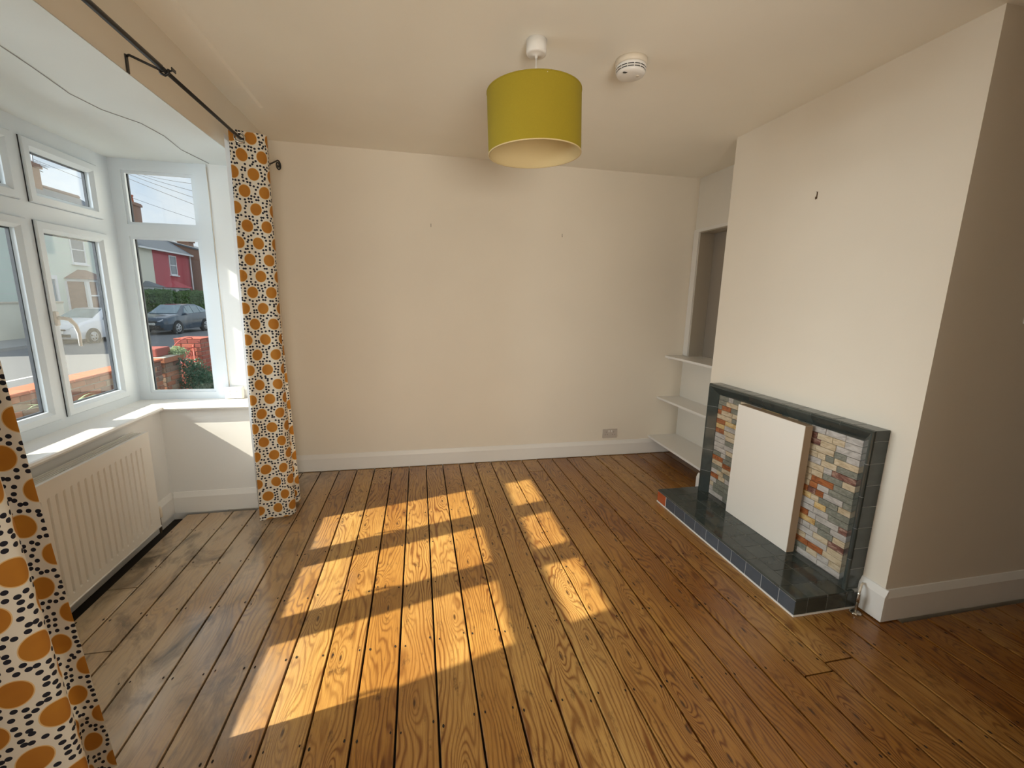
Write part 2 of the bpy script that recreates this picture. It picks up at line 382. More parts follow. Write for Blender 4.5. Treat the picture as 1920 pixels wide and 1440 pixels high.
# bay masonry
struct('wall_bay_front', MB().box(-1.95, BX, NY - .1, SY + .1, -.3, .685), M['bay_wall'], 'white wall below the front bay window')
struct('wall_bay_far', MB().box(BX, XL - .25 - .001, BY, SY + .15, -.3, .685).box(BX + .1, XL - .0008, BY + .0001, BY + .0028, 0, .685).box(-1.25 + .02, XL - .25 + .002, SY - .005, SY + .15, .685, BZ), M['bay_wall'], 'white wall below the side bay window')
struct('wall_bay_near', MB().box(BX, XL - .25 + .001, NY - .15, BN, -.3, .685), M['bay_wall'], 'white wall below the near bay window')
# pier reveal next to the side window: flat face with applied panel
struct('wall_bay_reveal', MB().box(-1.236, XL - .004, SY - .010, SY - .004, .712, BZ).box(-1.225, -1.10, SY - .016, SY - .010, .80, 2.075).box(-1.085, XL - .004, SY - .022, SY - .010, .712, BZ), M['reveal'], 'white panelled reveal between side window and curtain')
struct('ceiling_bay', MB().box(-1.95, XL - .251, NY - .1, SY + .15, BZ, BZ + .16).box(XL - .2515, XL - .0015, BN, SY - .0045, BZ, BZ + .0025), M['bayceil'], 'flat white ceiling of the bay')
# window board
struct('trim_2', MB().prism([(-1.80, .712), (-1.80, .687), (-1.545, .687), (-1.537, .690), (-1.533, .6995), (-1.537, .709), (-1.545, .712)], BN - .04, 2.96, 'y')
       .prism([(SY + .02, .712), (SY + .02, .687), (2.967, .687), (2.959, .690), (2.955, .6995), (2.959, .709), (2.967, .712)], -1.80, XL - .005, 'x'),
       M['gloss'], 'white gloss window board around the bay')
# right side
def holed(x0, x1, Y0, Y1, Z0, Z1, y0, y1, z0, z1):
    return MB().box(x0, x1, Y0, y0, Z0, Z1).box(x0, x1, y1, Y1, Z0, Z1).box(x0, x1, y0, y1, Z0, z0).box(x0, x1, y0, y1, z1, Z1)
struct('wall_right', holed(XR, XR + .145, CF - .02, BW + .01, -.3, ZC + .05, 2.80, 3.51, .90, 2.005), paint('alcove_wall_paint', (.80, .765, .69), .5), 'white alcove wall beside the chimney breast')
M['alc'] = paint('alcove_paint', (.80, .76, .68), .5)
M['liner'] = paint('taupe_gloss', (.50, .45, .37), .25)
struct('trim_4', MB().box(XR + .001, XR + .139, 3.505, 3.5095, .929, 2.004).box(XR + .001, XR + .139, 2.803, 3.505, 1.999, 2.004), M['liner'], 'taupe gloss lining of the alcove recess')
struct('window_4', MB().box(XR + .140, XR + .17, 2.75, 3.55, .85, 2.05), M['taupe'], 'blocked opening recessed in the alcove, taupe board at the back')
struct('trim_3', MB().box(XR - .012, XR, 3.512, BW - .002, .935, 2.03).box(XR - .012, XR, 2.70, 3.512, 2.005, 2.03), M['gloss'], 'white trim around the alcove recess')
struct('wall_chimney', MB().box(CB, 2.95, CN, CF, -.3, ZC + .05).box(2.95, RX, CN + .12, CF, -.3, ZC + .05), M['wall'], 'cream chimney breast projecting into the room')
struct('wall_far_right', MB().box(RX, RX + .2, RY, CN + .2, -.3, ZC + .05), M['wall'], 'right wall beyond the chimney breast')
struct('door_1', MB().box(2.99, 3.75, CN + .05, CN + .09, 0, 2.0), simple('dark_stained_door', (.07, .045, .035), .5), 'dark door edge at the right')
struct('wall_rear', MB().box(XL - .25, 0.0, RY - .2, RY, -.3, ZC).box(2.0, RX + .2, RY - .2, RY, -.3, ZC).box(0, 2.0, RY - .2, RY, -.3, .7).box(0, 2, RY - .2, RY, 2.2, ZC), M['wall'], 'rear wall behind the camera with an added window opening')  # window opening added to frame the rear fill lamp
struct('wall_near_blocker', MB().box(.95, RX, -.55, -.40, -.3, ZC).box(XL, -.22, -.55, -.40, -.3, ZC), paint('taupe_blocker_paint', (.40, .36, .31), .8), 'added unseen wall with a wide opening behind the camera, shading the chimney breast side')  # unseen wall added to keep the near breast side in shade
w5 = struct('window_5', MB().box(0, .06, RY - .12, RY - .05, .7, 2.2).box(1.94, 2, RY - .12, RY - .05, .7, 2.2).box(.06, 1.94, RY - .12, RY - .05, .7, .76).box(.06, 1.94, RY - .12, RY - .05, 2.14, 2.2).box(.97, 1.03, RY - .12, RY - .05, .76, 2.14), M['pvc'], 'added white window behind the camera, framing the rear fill lamp')  # made-up window, put in to house the rear fill lamp
MB().box(.06, 1.94, RY - .09, RY - .086, .76, 2.14).build('glass_pane', M['glass'], w5)

w6 = struct('window_6', MB().box(XL - .12, XL - .05, -2.2, -2.14, .8, 2.1).box(XL - .12, XL - .05, -.76, -.7, .8, 2.1).box(XL - .12, XL - .05, -2.14, -.76, .8, .86).box(XL - .12, XL - .05, -2.14, -.76, 2.04, 2.1).box(XL - .12, XL - .05, -1.48, -1.42, .86, 2.04), M['pvc'], 'added unseen white window in the left wall behind the camera')  # made-up window, put in for a side fill lamp since dropped
MB().box(XL - .09, XL - .086, -2.14, -.76, .86, 2.04).build('glass_pane', M['glass'], w6)

# skirting: chamfered top
def skirt(name, p0, p1, n, label, h=.138, t=.018):
    # straight run p0->p1 (xy), n = direction into the room
    mb = MB(); prof = [(0, 0), (t, 0), (t, h - .034), (.005, h - .002), (0, h)]
    vs = [(p[0] + n[0] * a, p[1] + n[1] * a, z) for p in (p0, p1) for a, z in prof]; k = len(prof)
    mb.add(vs, [tuple(range(k)), tuple(range(k, 2 * k))[::-1]] + [(i, (i + 1) % k, k + (i + 1) % k, k + i) for i in range(k)])
    for i, v in enumerate(mb.v): mb.v[i] = (v[0], v[1], v[2] + .006)
    return struct(name, mb, M['gloss'], label)
skirt('baseboard_back', (XL, BW), (XR, BW), (0, -1), 'white skirting along the back wall', .135)
skirt('baseboard_left', (XL, BY - .018), (XL, BW), (1, 0), 'white skirting behind the far curtain')
skirt('baseboard_bay_front', (BX, BN), (BX, BY), (1, 0), 'white skirting under the radiator')
skirt('baseboard_bay_far', (BX + .0184, BY), (XL + .018, BY), (0, -1), 'white skirting below the side window')
skirt('baseboard_chimney_front', (CB, CN - .018), (CB, 1.455), (-1, 0), 'white skirting on the chimney breast by the hearth', .155)
skirt('baseboard_chimney_front', (CB, 2.578), (CB, CF + .018), (-1, 0), 'white skirting on the chimney breast beyond the hearth', .155)
skirt('baseboard_chimney_side', (CB + .0004, CN), (2.952, CN), (0, -1), 'white skirting on the near side of the chimney breast', .150)
skirt('baseboard_right', (XR, CF), (XR, BW), (-1, 0), 'white skirting at the back of the alcove')
skirt('baseboard_chimney_return', (CB, CF), (XR, CF), (0, 1), 'white skirting on the alcove side of the chimney breast')

# ------------------------------------------------------------------ floor boards
fl = struct('floor', MB().box(-1.9, RX + .2, RY - .2, BW + .1, -.30, -.045), M['sub'], 'stripped and varnished pine floor of long boards with dark gaps')
PITCH = .1388; X0 = .0402
joints = {10: [1.16], 11: [1.20], -11: [2.20], -10: [1.78, 0.2], 4: [-.4], 0: [-.9], -3: [3.24], 6: [3.3], 13: [2.66], 14: [2.64], 2: [.1], -6: [.3]}
k = -12
nail = MB()
while X0 + k * PITCH < RX - .05:
    xa = X0 + k * PITCH; xb = xa + PITCH; k += 1
    kk = k - 1
    if xb < -1.475: continue
    xa = max(xa, -1.478)
    st_ = RY
    ends = [st_] + sorted(joints.get(kk, [])) + [BW - .012]
    if xa > CB - .04: ends[-1] = CN - .03
    alc = xa > CB - .04 and xb < XR + .1
    # bay-side boards stop in front of the side wall of the bay
    if xb < XL + .05: ends[-1] = BY - .035
    runs = list(zip(ends[:-1], ends[1:]))
    if alc: runs.append((CF + .03, BW - .012))
    for a, b in runs:
        if b - a < .1: continue
        r = random.Random(kk * 7 + int(a * 10)); g = .0032
        N = max(2, int((b - a) / .32)); L = []; Rr = []
        for i in range(N + 1):
            y = a + g + (b - a - 2 * g) * i / N
            L.append((xa + g + r.uniform(0, .0009), y)); Rr.append((xb - g - r.uniform(0, .0009), y))
        dz = r.uniform(-.0010, .0010); c = .0016; mb = MB(); vs = []; fs = []
        for (l, rr) in zip(L, Rr):
            vs += [(l[0], l[1], -.024), (l[0], l[1], dz - c), (l[0] + c * 1.3, l[1], dz), (rr[0] - c * 1.3, rr[1], dz), (rr[0], rr[1], dz - c), (rr[0], rr[1], -.024)]
        for i in range(N):
            for j in range(5): fs.append((i * 6 + j, (i + 1) * 6 + j, (i + 1) * 6 + j + 1, i * 6 + j + 1))
        fs += [tuple(range(6)), tuple(range(N * 6, N * 6 + 6))[::-1]]
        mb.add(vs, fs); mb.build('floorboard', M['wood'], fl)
    for jy in [1.23 + .377 * q for q in range(-6, 7)]:
        if jy > ends[-1] - .02: continue
        for sx in (.018, PITCH - .018):
            x = xa + sx + random.uniform(-.003, .003); y = jy + random.uniform(-.015, .015); q = random.uniform(.0028, .0042)
            nail.add([(x + q * math.cos(t * PI / 3), y + 1.8 * q * math.sin(t * PI / 3), .0013) for t in range(6)], [tuple(range(6))])
T(nail.build('nail_holes', M['sub'], fl), kind='stuff')
# closing strip under the radiator and beside the alcove is open dark gap (the underfloor shows)

# ------------------------------------------------------------------ windows of the bay
FD = .07
def front_window():
    w = sempty('window_1', (FX, .5, ZS), 'white bay window to the street, four opening lights over four casements')
    xo, xi = FX - FD, FX
    n = 5; ys = [3.065 - .54 * i for i in range(5)]   # casement edges
    y0, y1 = ys[-1] - .03, SY + .07
    f = MB().box(xo, xi, y0 - .06, y1, .712, .762).box(xo, xi, y0 - .06, y1, 2.09, BZ).box(xo, xi, 3.065, SY + .07, .762, 2.09).box(xo, xi, y0 - .06, ys[-1], .762, 2.09)
    for y in ys[1:-1]: f.box(xo, xi, y - .002, y + .046, .762, 2.09)
    for a, b in zip(ys[1:], ys[:-1]):
        a2 = a + (.046 if a != ys[-1] else 0)
        f.box(xo, xi, a2, b - (.002 if b != ys[0] else 0), 1.722, 1.798)
    f.build('frame', M['pvc'], w)
    # raised glazing lips round each opening: small chamfered beads
    for i, (a, b) in enumerate(zip(ys[1:], ys[:-1])):
        a2 = a + (.048 if a != ys[-1] else .004); b2 = b - .004
        for (z0, z1, nm) in ((1.800, 2.088, 'top_light'), (.764, 1.720, 'casement')):
            q = .050
            s = MB()
            X1 = xi + .014; X0_ = xi - .035
            outer = [(a2, z0), (b2, z0), (b2, z1), (a2, z1)]; inner = [(a2 + q, z0 + q), (b2 - q, z0 + q), (b2 - q, z1 - q), (a2 + q, z1 - q)]
            mid = [(a2 + .034, z0 + .034), (b2 - .034, z0 + .034), (b2 - .034, z1 - .034), (a2 + .034, z1 - .034)]
            vs = [(X0_, *p) for p in outer] + [(X1 - .004, *p) for p in outer] + [(X1, p[0] + (.004 if p[0] == a2 else -.004), p[1] + (.004 if p[1] == z0 else -.004)) for p in outer] + [(X1, *p) for p in mid] + [(X1 - .016, *p) for p in inner] + [(X0_, *p) for p in inner]
            fs = []
            for lv in range(5):
                for j in range(4): fs.append((lv * 4 + j, lv * 4 + (j + 1) % 4, (lv + 1) * 4 + (j + 1) % 4, (lv + 1) * 4 + j))
            for j in range(4): fs.append((20 + j, 20 + (j + 1) % 4, (j + 1) % 4, j))
            s.add(vs, fs); so = s.build(nm, M['pvc'], w)
            MB().box(xi - .020, xi - .016, a2 + q - .004, b2 - q + .004, z0 + q - .004, z1 - q + .004).build('glass_pane', M['glass'], so)
            # outer dark gasket and outer rebate
            g = MB(); e = .006
            for (yy0, yy1, zz0, zz1) in ((a2 + q, a2 + q + e, z0 + q, z1 - q), (b2 - q - e, b2 - q, z0 + q, z1 - q), (a2 + q + e, b2 - q - e, z0 + q, z0 + q + e), (a2 + q + e, b2 - q - e, z1 - q - e, z1 - q)):
                g.box(xi - .034, xi - .0205, yy0, yy1, zz0, zz1)
            g.build('gasket', M['gasket'], so)
            sh = MB().tube([(xi + .0015, a2 - .001, z0), (xi + .0015, a2 - .001, z1)], .0022, 4).tube([(xi + .0015, b2 + .001, z0), (xi + .0015, b2 + .001, z1)], .0022, 4)
            sh.build('rubber_seal', M['gasket'], so)
            if nm == 'casement':
                h = MB().cbox(xi + .010, xi + .024, a2 + .006, a2 + .030, 1.225, 1.295, .003)
                yh = a2 + .018; pts = [(xi + .022, yh, 1.262), (xi + .040, yh + .004, 1.262), (xi + .050, yh + .03, 1.255), (xi + .052, yh + .060, 1.225), (xi + .050, yh + .078, 1.18), (xi + .048, yh + .080, 1.115)]
                h.tube(pts, [.008, .009, .010, .009, .008, .007], 10); h.build('handle', M['plastic'], so)
    return w
front_window()
def side_window(n, yin, sgn, label):
    # sgn=+1: outside is +y
    w = sempty('window_%d' % n, (-1.5, yin, ZS), label)
    xa, xb = FX, -1.255 + .005
    yo = yin + sgn * FD; s = MB()
    s.box(xa - .02, -1.705, yin, yo, .712, BZ).box(-1.327, xb, yin, yo, .712, BZ)
    s.box(-1.705, -1.327, yin, yo, .712, .757).box(-1.705, -1.327, yin, yo, 2.102, BZ).box(-1.705, -1.327, yin, yo, 1.727, 1.798)
    s.build('frame', M['pvc'], w)
    ps = MB().box(-1.310, xb + .006, yin - sgn * .012, yin, .712, BZ); ps.build('cover_strip', M['pvc'], w)
    for z0, z1 in ((.757, 1.727), (1.798, 2.102)):
        p = MB().box(-1.703, -1.329, yin + sgn * .028, yin + sgn * .032, z0 + .002, z1 - .002).build('glass_pane', M['glass'], w)
        b = MB(); e = .014
        for (x0, x1, a, c) in ((-1.705, -1.705 + e, z0, z1), (-1.327 - e, -1.327, z0, z1), (-1.705 + e, -1.327 - e, z0, z0 + e), (-1.705 + e, -1.327 - e, z1 - e, z1)):
            b.box(x0, x1, yin + sgn * .010, yin + sgn * .027, a, c)
        b.build('glazing_bead', M['pvc'], w)
        b = MB(); e = .018
        for (x0, x1, a, c) in ((-1.705, -1.705 + e, z0, z1), (-1.327 - e, -1.327, z0, z1), (-1.705 + e, -1.327 - e, z0, z0 + .006), (-1.705 + e, -1.327 - e, z1 - .01, z1)):
            b.box(x0, x1, yin + sgn * .033, yin + sgn * .044, a, c)
        b.build('gasket', M['gasket'], w)
side_window(2, SY, 1, 'white fixed side window of the bay with two panes')
side_window(3, NY + .08, -1, 'white near side window of the bay')
# fine bay ceiling crack built as a thin tube, and cable by the side window
c1 = MB().tube([(-1.296, 1.7, BZ - .001), (-1.296, 1.887, BZ - .001), (-1.308, 2.02, BZ - .001), (-1.337, 2.24, BZ - .001), (-1.317, 2.387, BZ - .001), (-1.24, 2.519, BZ - .001), (-1.225, 2.682, BZ - .001), (-1.25, 2.90, BZ - .001), (-1.215, 3.14, BZ - .002)], .0016, 6)
T(c1.build('thin_line', M['antenna']), 'thin grey tube for a fine crack across the white bay ceiling', 'cable')
c2 = MB().tube([(-1.243, SY - .013, 2.15), (-1.240, SY - .014, 1.9), (-1.234, SY - .018, 1.6), (-1.238, SY - .015, 1.3), (-1.235, SY - .016, .95), (-1.237, SY - .015, .80)], .0018, 6)
T(c2.build('thin_line', M['plastic_aged']), 'thin off-white cable down the edge of the side window', 'cable')
jb = empty('junction_box', (-1.20, SY - .04, .72), 'small white plastic junction box on the window board beside the far curtain', 'junction box')
MB().cbox(-1.262, -1.150, SY - .042, SY - .0165, .713, .792, .004).build('base', M['plastic'], jb)
MB().cbox(-1.258, -1.154, SY - .050, SY - .042, .717, .788, .003).build('cover', M['plastic'], jb)
for (x, z) in ((-1.225, .742), (-1.185, .765), (-1.225, .768)): MB().lathe([(0, 0), (.003, 0), (.003, .002), (0, .002)], (x, SY - .0505, z), 8, Matrix.Rotation(PI / 2, 3, 'X')).build('screw', M['antenna'], jb)

# ------------------------------------------------------------------ radiator
rad = empty('radiator', (-1.5, 1.9, .07), 'white enamelled panel radiator with vertical flutes under the front window', 'radiator')
ry0, ry1, rz0, rz1, rx = 1.16, 2.667, .075, .640, -1.47
mb = MB(); prof = []; pit = .0405; y = ry0 + .035
prof.append((rx, ry0)); prof.append((rx, y))
while y + pit < ry1 - .02:
    prof += [(rx, y + .006), (rx - .008, y + .011), (rx - .008, y + .015), (rx, y + .020)]; y += pit
prof.append((rx, ry1))
vs = []; zt = (rz0 + .045, rz0 + .052, rz1 - .072, rz1 - .064)
for zi, z in enumerate((rz0, zt[0], zt[1], zt[2], zt[3], rz1)):
    for (x, yy) in prof: vs.append((rx if zi in (0, 1, 4, 5) else x, yy, z))
n = len(prof); fs = [(a * n + i, a * n + i + 1, (a + 1) * n + i + 1, (a + 1) * n + i) for a in range(5) for i in range(n - 1)]
mb.add(vs, fs); mb.build('front_panel', M['rad'], rad, fix=False)
MB().box(rx - .012, rx - .0085, ry0, ry1, rz0, rz1).box(rx - .0085, rx - .0005, ry0, ry0 + .004, rz0, rz1).box(rx - .0085, rx - .0005, ry1 - .004, ry1, rz0, rz1).build('panel_edge', M['rad'], rad)
MB().tube([(rx - .002, ry0, rz0 + .004), (rx - .002, ry1, rz0 + .004)], .006, 8).build('bottom_seam', M['rad'], rad)
MB().box(-1.545, -1.535, ry0, ry1, rz0, rz1 - .005).build('rear_panel', M['rad'], rad)
g = MB().box(-1.546, -1.538, ry0, ry1, rz1 - .004, rz1 + .004).box(rx - .010, rx + .002, ry0, ry1 + .002, rz1 - .003, rz1 + .004)
for x in (-1.528, -1.515, -1.502, -1.490): g.box(x - .0022, x + .0022, ry0, ry1 - .01, rz1 - .012, rz1 + .001)
g.build('top_grille', M['rad'], rad)
MB().box(-1.545, rx - .004, ry1 - .004, ry1, rz0 + .03, rz1 - .01).build('side_cover', M['rad'], rad)
v = MB().tube([(-1.505, ry1, .115), (-1.505, ry1 + .05, .115)], .009, 10).tube([(-1.505, ry1 + .055, .005), (-1.505, ry1 + .055, .10)], .0075, 10)
v.build('pipe', simple('tarnished_pipe', (.10, .075, .05), .5), rad)
MB().lathe([(0, 0), (.016, 0), (.018, .006), (.017, .05), (.014, .062), (0, .064)], (-1.505, ry1 + .055, .105), 16).build('valve_cap', M['plastic_aged'], rad)

# ------------------------------------------------------------------ curtains
def catmull(P, n=10):
    out = []
    for i in range(len(P) - 1):
        p0 = P[max(i - 1, 0)]; p1 = P[i]; p2 = P[i + 1]; p3 = P[min(i + 2, len(P) - 1)]
        for t in range(n):
            t /= n; a = [.5 * ((2 * p1[j]) + (-p0[j] + p2[j]) * t + (2 * p0[j] - 5 * p1[j] + 4 * p2[j] - p3[j]) * t * t + (-p0[j] + 3 * p1[j] - 3 * p2[j] + p3[j]) * t ** 3) for j in (0, 1)]
            out.append(tuple(a))
    out.append(P[-1]); return out
def curtain(root, plan_top, plan_bot, z1, z0, name='cloth', mat='cloth', u0=0.0, v0=0.0, hem=0.0):
    A = catmull(plan_top); B = catmull(plan_bot); NZ = 26
    us = [0]
    for i in range(1, len(B)): us.append(us[-1] + .5 * (math.dist(B[i], B[i - 1]) + math.dist(A[i], A[i - 1])))
    me = bpy.data.meshes.new(name); vs = []; fs = []; uvs = []
    off = root.location
    for j in range(NZ + 1):
        t = j / NZ; z = z1 + (z0 - z1) * t; s = t ** 1.15
        for i in range(len(A)):
            x = A[i][0] * (1 - s) + B[i][0] * s; y = A[i][1] * (1 - s) + B[i][1] * s
            wob = .004 * math.sin(7 * t + i * .35) * t
            vs.append((x + wob - off.x, y - off.y, z + (hem * (i % 3 == 0) if j == NZ else 0) - off.z)); uvs.append((us[i] + u0, z + v0))
    n = len(A)
    for j in range(NZ):
        for i in range(n - 1): fs.append((j * n + i, j * n + i + 1, (j + 1) * n + i + 1, (j + 1) * n + i))
    me.from_pydata(vs, [], fs); uvl = me.uv_layers.new(name='UVMap')
    for p in me.polygons:
        p.use_smooth = True
        for li in p.loop_indices: uvl.data[li].uv = uvs[me.loops[li].vertex_index]
    return link(name, me, root, M[mat])
PX_, PZ_ = -.885, 2.190
fc = empty('curtain', (-.89, 2.9, 0), 'full-length ochre and black spotted curtain gathered at the far end of the bay', 'curtain', None)
ft = [(-.935, 2.690), (-.925, 2.680), (-.86, 2.71), (-.782, 2.735), (-.795, 2.79), (-.93, 2.83), (-.945, 2.87), (-.86, 2.90), (-.85, 2.93), (-.945, 2.98), (-.95, 3.01), (-.90, 3.035), (-.895, 3.06), (-.945, 3.09), (-.96, 3.15), (-.965, 3.23)]
fb = [(-.985, 2.755), (-.975, 2.745), (-.905, 2.775), (-.825, 2.785), (-.805, 2.85), (-.89, 2.90), (-.91, 2.94), (-.835, 2.975), (-.820, 3.03), (-.91, 3.08), (-.92, 3.11), (-.865, 3.135), (-.86, 3.17), (-.92, 3.20), (-.955, 3.24), (-.965, 3.29)]
curtain(fc, ft, fb, 2.228, .022, u0=.03)
curtain(fc, [(-.950, 2.668), (-.955, 2.76), (-.955, 2.86)], [(-.990, 2.758), (-1.00, 2.84), (-.985, 2.93)], 2.20, .05, 'lining', 'lining')
def eyelets(root, pts):
    for (x, y, d) in pts:
        tt = [(.0235 * math.cos(a * PI / 10), .0235 * math.sin(a * PI / 10)) for a in range(21)]
        dx, dy = d; L = math.hypot(dx, dy); dx /= L; dy /= L
        MB().tube([(x + dx * a, y + dy * a, PZ_ + b) for a, b in tt], .0045, 6, cap=False).build('eyelet', M['chrome'], root)
eyelets(fc, [(-.885, 2.687, (1, .35)), (-.87, 2.835, (1, -.3)), (-.87, 2.915, (1, .25))])
nc = empty('curtain', (-.89, .8, 0), 'full-length ochre and black spotted curtain in the left foreground, before the radiator', 'curtain', None)
nt = [(-.80, .48), (-.95, .56), (-.95, .61), (-.82, .66), (-.81, .71), (-.95, .77), (-.955, .82), (-.83, .87), (-.815, .92), (-.94, .98), (-.95, 1.02), (-.86, 1.045)]
nb = [(-.78, .50), (-.96, .585), (-.97, .65), (-.80, .71), (-.78, .77), (-.95, .85), (-.965, .91), (-.80, .98), (-.775, 1.035), (-.895, 1.15), (-.930, 1.235), (-.90, 1.262)]
curtain(nc, nt, nb, 2.228, .022, u0=.02, v0=.03)
eyelets(nc, [(-.885, .70, (1, .4)), (-.885, .80, (1, -.4)), (-.885, .90, (1, .4)), (-.885, 1.0, (1, -.4))])

# curtain pole
po = empty('curtain_pole', (PX_, 1.9, PZ_), 'thin black iron curtain pole with scrolled end across the bay opening', 'curtain pole')
MB().tube([(PX_, .30, PZ_), (PX_, 1.97, PZ_)], .0095, 12).tube([(PX_, 1.96, PZ_), (PX_, 3.16, PZ_)], .0078, 12).build('pole', M['black'], po)
pts = []
for i in range(34):
    a = i / 33 * 3.6 * PI; r = .030 * (1 - i / 40)
    pts.append((PX_ + .035 - .0 + r * math.sin(a) * .35, 3.16 + .055 + r * math.sin(a) * .6, PZ_ + .012 + r * math.cos(a)))
MB().tube([(PX_, 3.15, PZ_), (PX_ + .006, 3.175, PZ_ + .010)] + [pts[0]] + pts[1:], .0045, 6).build('scroll_finial', M['black'], po)
def bracket(y):
    b = MB().cbox(XL, XL + .004, y - .008, y + .008, PZ_ - .025, PZ_ + .035, .001)
    b.tube([(XL + .003, y, PZ_ + .03), (XL + .012, y, PZ_ + .034), (PX_ - .005, y + .004, PZ_ - .004)], .0045, 6)
    b.tube([(PX_ - .016, y + .004, PZ_ + .004), (PX_ - .012, y + .004, PZ_ - .012), (PX_, y + .004, PZ_ - .017), (PX_ + .012, y + .004, PZ_ - .010), (PX_ + .015, y + .004, PZ_ + .004)], .005, 6)
    b.tube([(PX_ + .014, y + .004, PZ_ - .002), (PX_ + .03, y + .004, PZ_ + .002)], .003, 6).cbox(PX_ + .028, PX_ + .032, y - .010, y + .018, PZ_ - .004, PZ_ + .008, .001)
    o = b.build('bracket', M['black'], po)
bracket(1.99); bracket(.50)

# ------------------------------------------------------------------ pendant lamp
LX, LY = .500, 1.975
pl = empty('pendant_lamp', (LX, LY, ZC), 'olive-yellow fabric drum pendant shade hanging from a white ceiling rose', 'lamp')
MB().lathe([(0, ZC), (.042, ZC), (.042, ZC - .048), (.040, ZC - .053), (.034, ZC - .055), (.007, ZC - .057), (.005, ZC - .066), (0, ZC - .068)], (LX, LY, 0), 36).build('ceiling_rose', M['plastic'], pl)
MB().tube([(LX, LY, ZC - .06), (LX, LY, 2.19)], .0032, 8).build('flex', M['plastic'], pl)
tilt = Matrix.Rotation(math.radians(-2.4), 3, 'Y')
SR, SH = .199, .243; SZ = 2.136
def shd(prof, nm, mat, par): return MB().lathe(prof, (LX, LY, SZ), 72, tilt).build(nm, M[mat], par)
so = shd([(SR, -SH / 2), (SR, SH / 2)], 'lamp_shade', 'shade', pl)
shd([(SR - .0025, -SH / 2 + .001), (SR - .0025, SH / 2 - .001)], 'shade_lining', 'shade_in', so)
for s in (-1, 1): shd([(SR - .004, s * (SH / 2)), (SR + .0015, s * (SH / 2)), (SR + .0015, s * (SH / 2 - .004)), (SR - .004, s * (SH / 2 - .004)), (SR - .004, s * (SH / 2))], 'rim', 'shade_in' if s < 0 else 'shade', so)
sp = MB()
for a in (0, 120, 240):
    q = tilt @ Vector((SR * math.cos(math.radians(a + 30)), SR * math.sin(math.radians(a + 30)), SH / 2 - .008))
    sp.tube([(LX + q.x * .1, LY + q.y * .1, SZ + .045), (LX + q.x * .3, LY + q.y * .3, SZ + .052), (LX + q.x, LY + q.y, SZ + q.z)], .0018, 6)
sp.lathe([(.018, .050), (.022, .050), (.022, .044), (.018, .044), (.018, .050)], (LX, LY, SZ), 20)
sp.build('shade_carrier', M['plastic'], so)
MB().lathe([(0, .062), (.012, .060), (.017, .03), (.017, -.01), (.013, -.02), (0, -.02)], (LX, LY, SZ), 20).build('lamp_holder', M['plastic'], pl)

# smoke alarm
AX, AY = .948, 2.020
al = empty('smoke_alarm', (AX, AY, ZC), 'round white smoke alarm with black vent slots on the ceiling', 'smoke alarm')
MB().lathe([(0, ZC), (.070, ZC), (.069, ZC - .022), (.066, ZC - .024), (0, ZC - .024)], (AX, AY, 0), 44).build('base', M['plastic_aged'], al)
cov = MB().lathe([(.0, ZC - .024), (.066, ZC - .024), (.067, ZC - .034), (.064, ZC - .036), (.064, ZC - .0395), (.0665, ZC - .0415), (.0665, ZC - .044), (.062, ZC - .0455), (.062, ZC - .048), (.0635, ZC - .050), (.058, ZC - .060), (.045, ZC - .066), (0, ZC - .067)], (AX, AY, 0), 44).build('cover', M['plastic'], al)
sl = MB()
for rr, z in ((.0655, ZC - .038), (.0635, ZC - .0468)):
    for a in range(14):
        a0 = 2 * PI * (a + .07) / 14; a1 = 2 * PI * (a + .93) / 14; st = 6
        vs = []
        for q in range(st + 1):
            t = a0 + (a1 - a0) * q / st
            for zz in (z + .0018, z - .0018): vs.append((AX + rr * math.cos(t), AY + rr * math.sin(t), zz))
        sl.add(vs, [(2 * q, 2 * q + 1, 2 * q + 3, 2 * q + 2) for q in range(st)])
sl.build('vent_slots', M['black'], cov)
MB().cbox(AX - .050, AX - .026, AY - .034, AY - .024, ZC - .0660, ZC - .0630, .001).build('indicator_slot', M['black'], cov)
MB().lathe([(0, ZC - .068), (.007, ZC - .068), (.007, ZC - .066)], (AX + .024, AY - .02, 0), 14).build('test_button', M['plastic_aged'], cov)

# ------------------------------------------------------------------ hooks, socket, switch
def hook(x, y, z, n, label, s=1.0, group=None):
    o = empty('picture_hook', (x, y, z), label, 'hook', group)
    b = MB()
    if n == 'x': b.box(x - .001, x, y - .0025 * s, y + .0025 * s, z - .012 * s, z + .016 * s).tube([(x, y, z - .010 * s), (x - .007, y, z - .014 * s), (x - .008, y, z - .004 * s)], .0018 * s, 6)
    else: b.box(x - .0016 * s, x + .0016 * s, y - .001, y, z - .009 * s, z + .012 * s).tube([(x, y, z - .008 * s), (x, y - .005, z - .011 * s), (x, y - .006, z - .003 * s)], .0014 * s, 6)
    b.build('plate', simple('brass_dark', (.10, .055, .02), .4, metal=.7), o)
    MB().tube([(x, y, z + .012 * s), (x - (.008 if n == 'x' else 0), y - (0 if n == 'x' else .006), z + .016 * s)], .0012, 6).build('pin', M['chrome'], o)
hook(.108, BW, 1.946, 'y', 'tiny brown picture hook on the back wall, nearer the curtain')
hook(1.169, BW, 1.924, 'y', 'tiny brown picture hook on the back wall, nearer the alcove')
hook(CB, 2.02, 1.961, 'x', 'small dark picture hook on the chimney breast', 1.25)
so_ = empty('wall_socket', (1.705, BW, .207), 'white double wall socket low on the back wall', 'socket')
MB().cbox(1.635, 1.778, BW - .010, BW, .166, .250, .003).build('face_plate', M['socket'], so_)
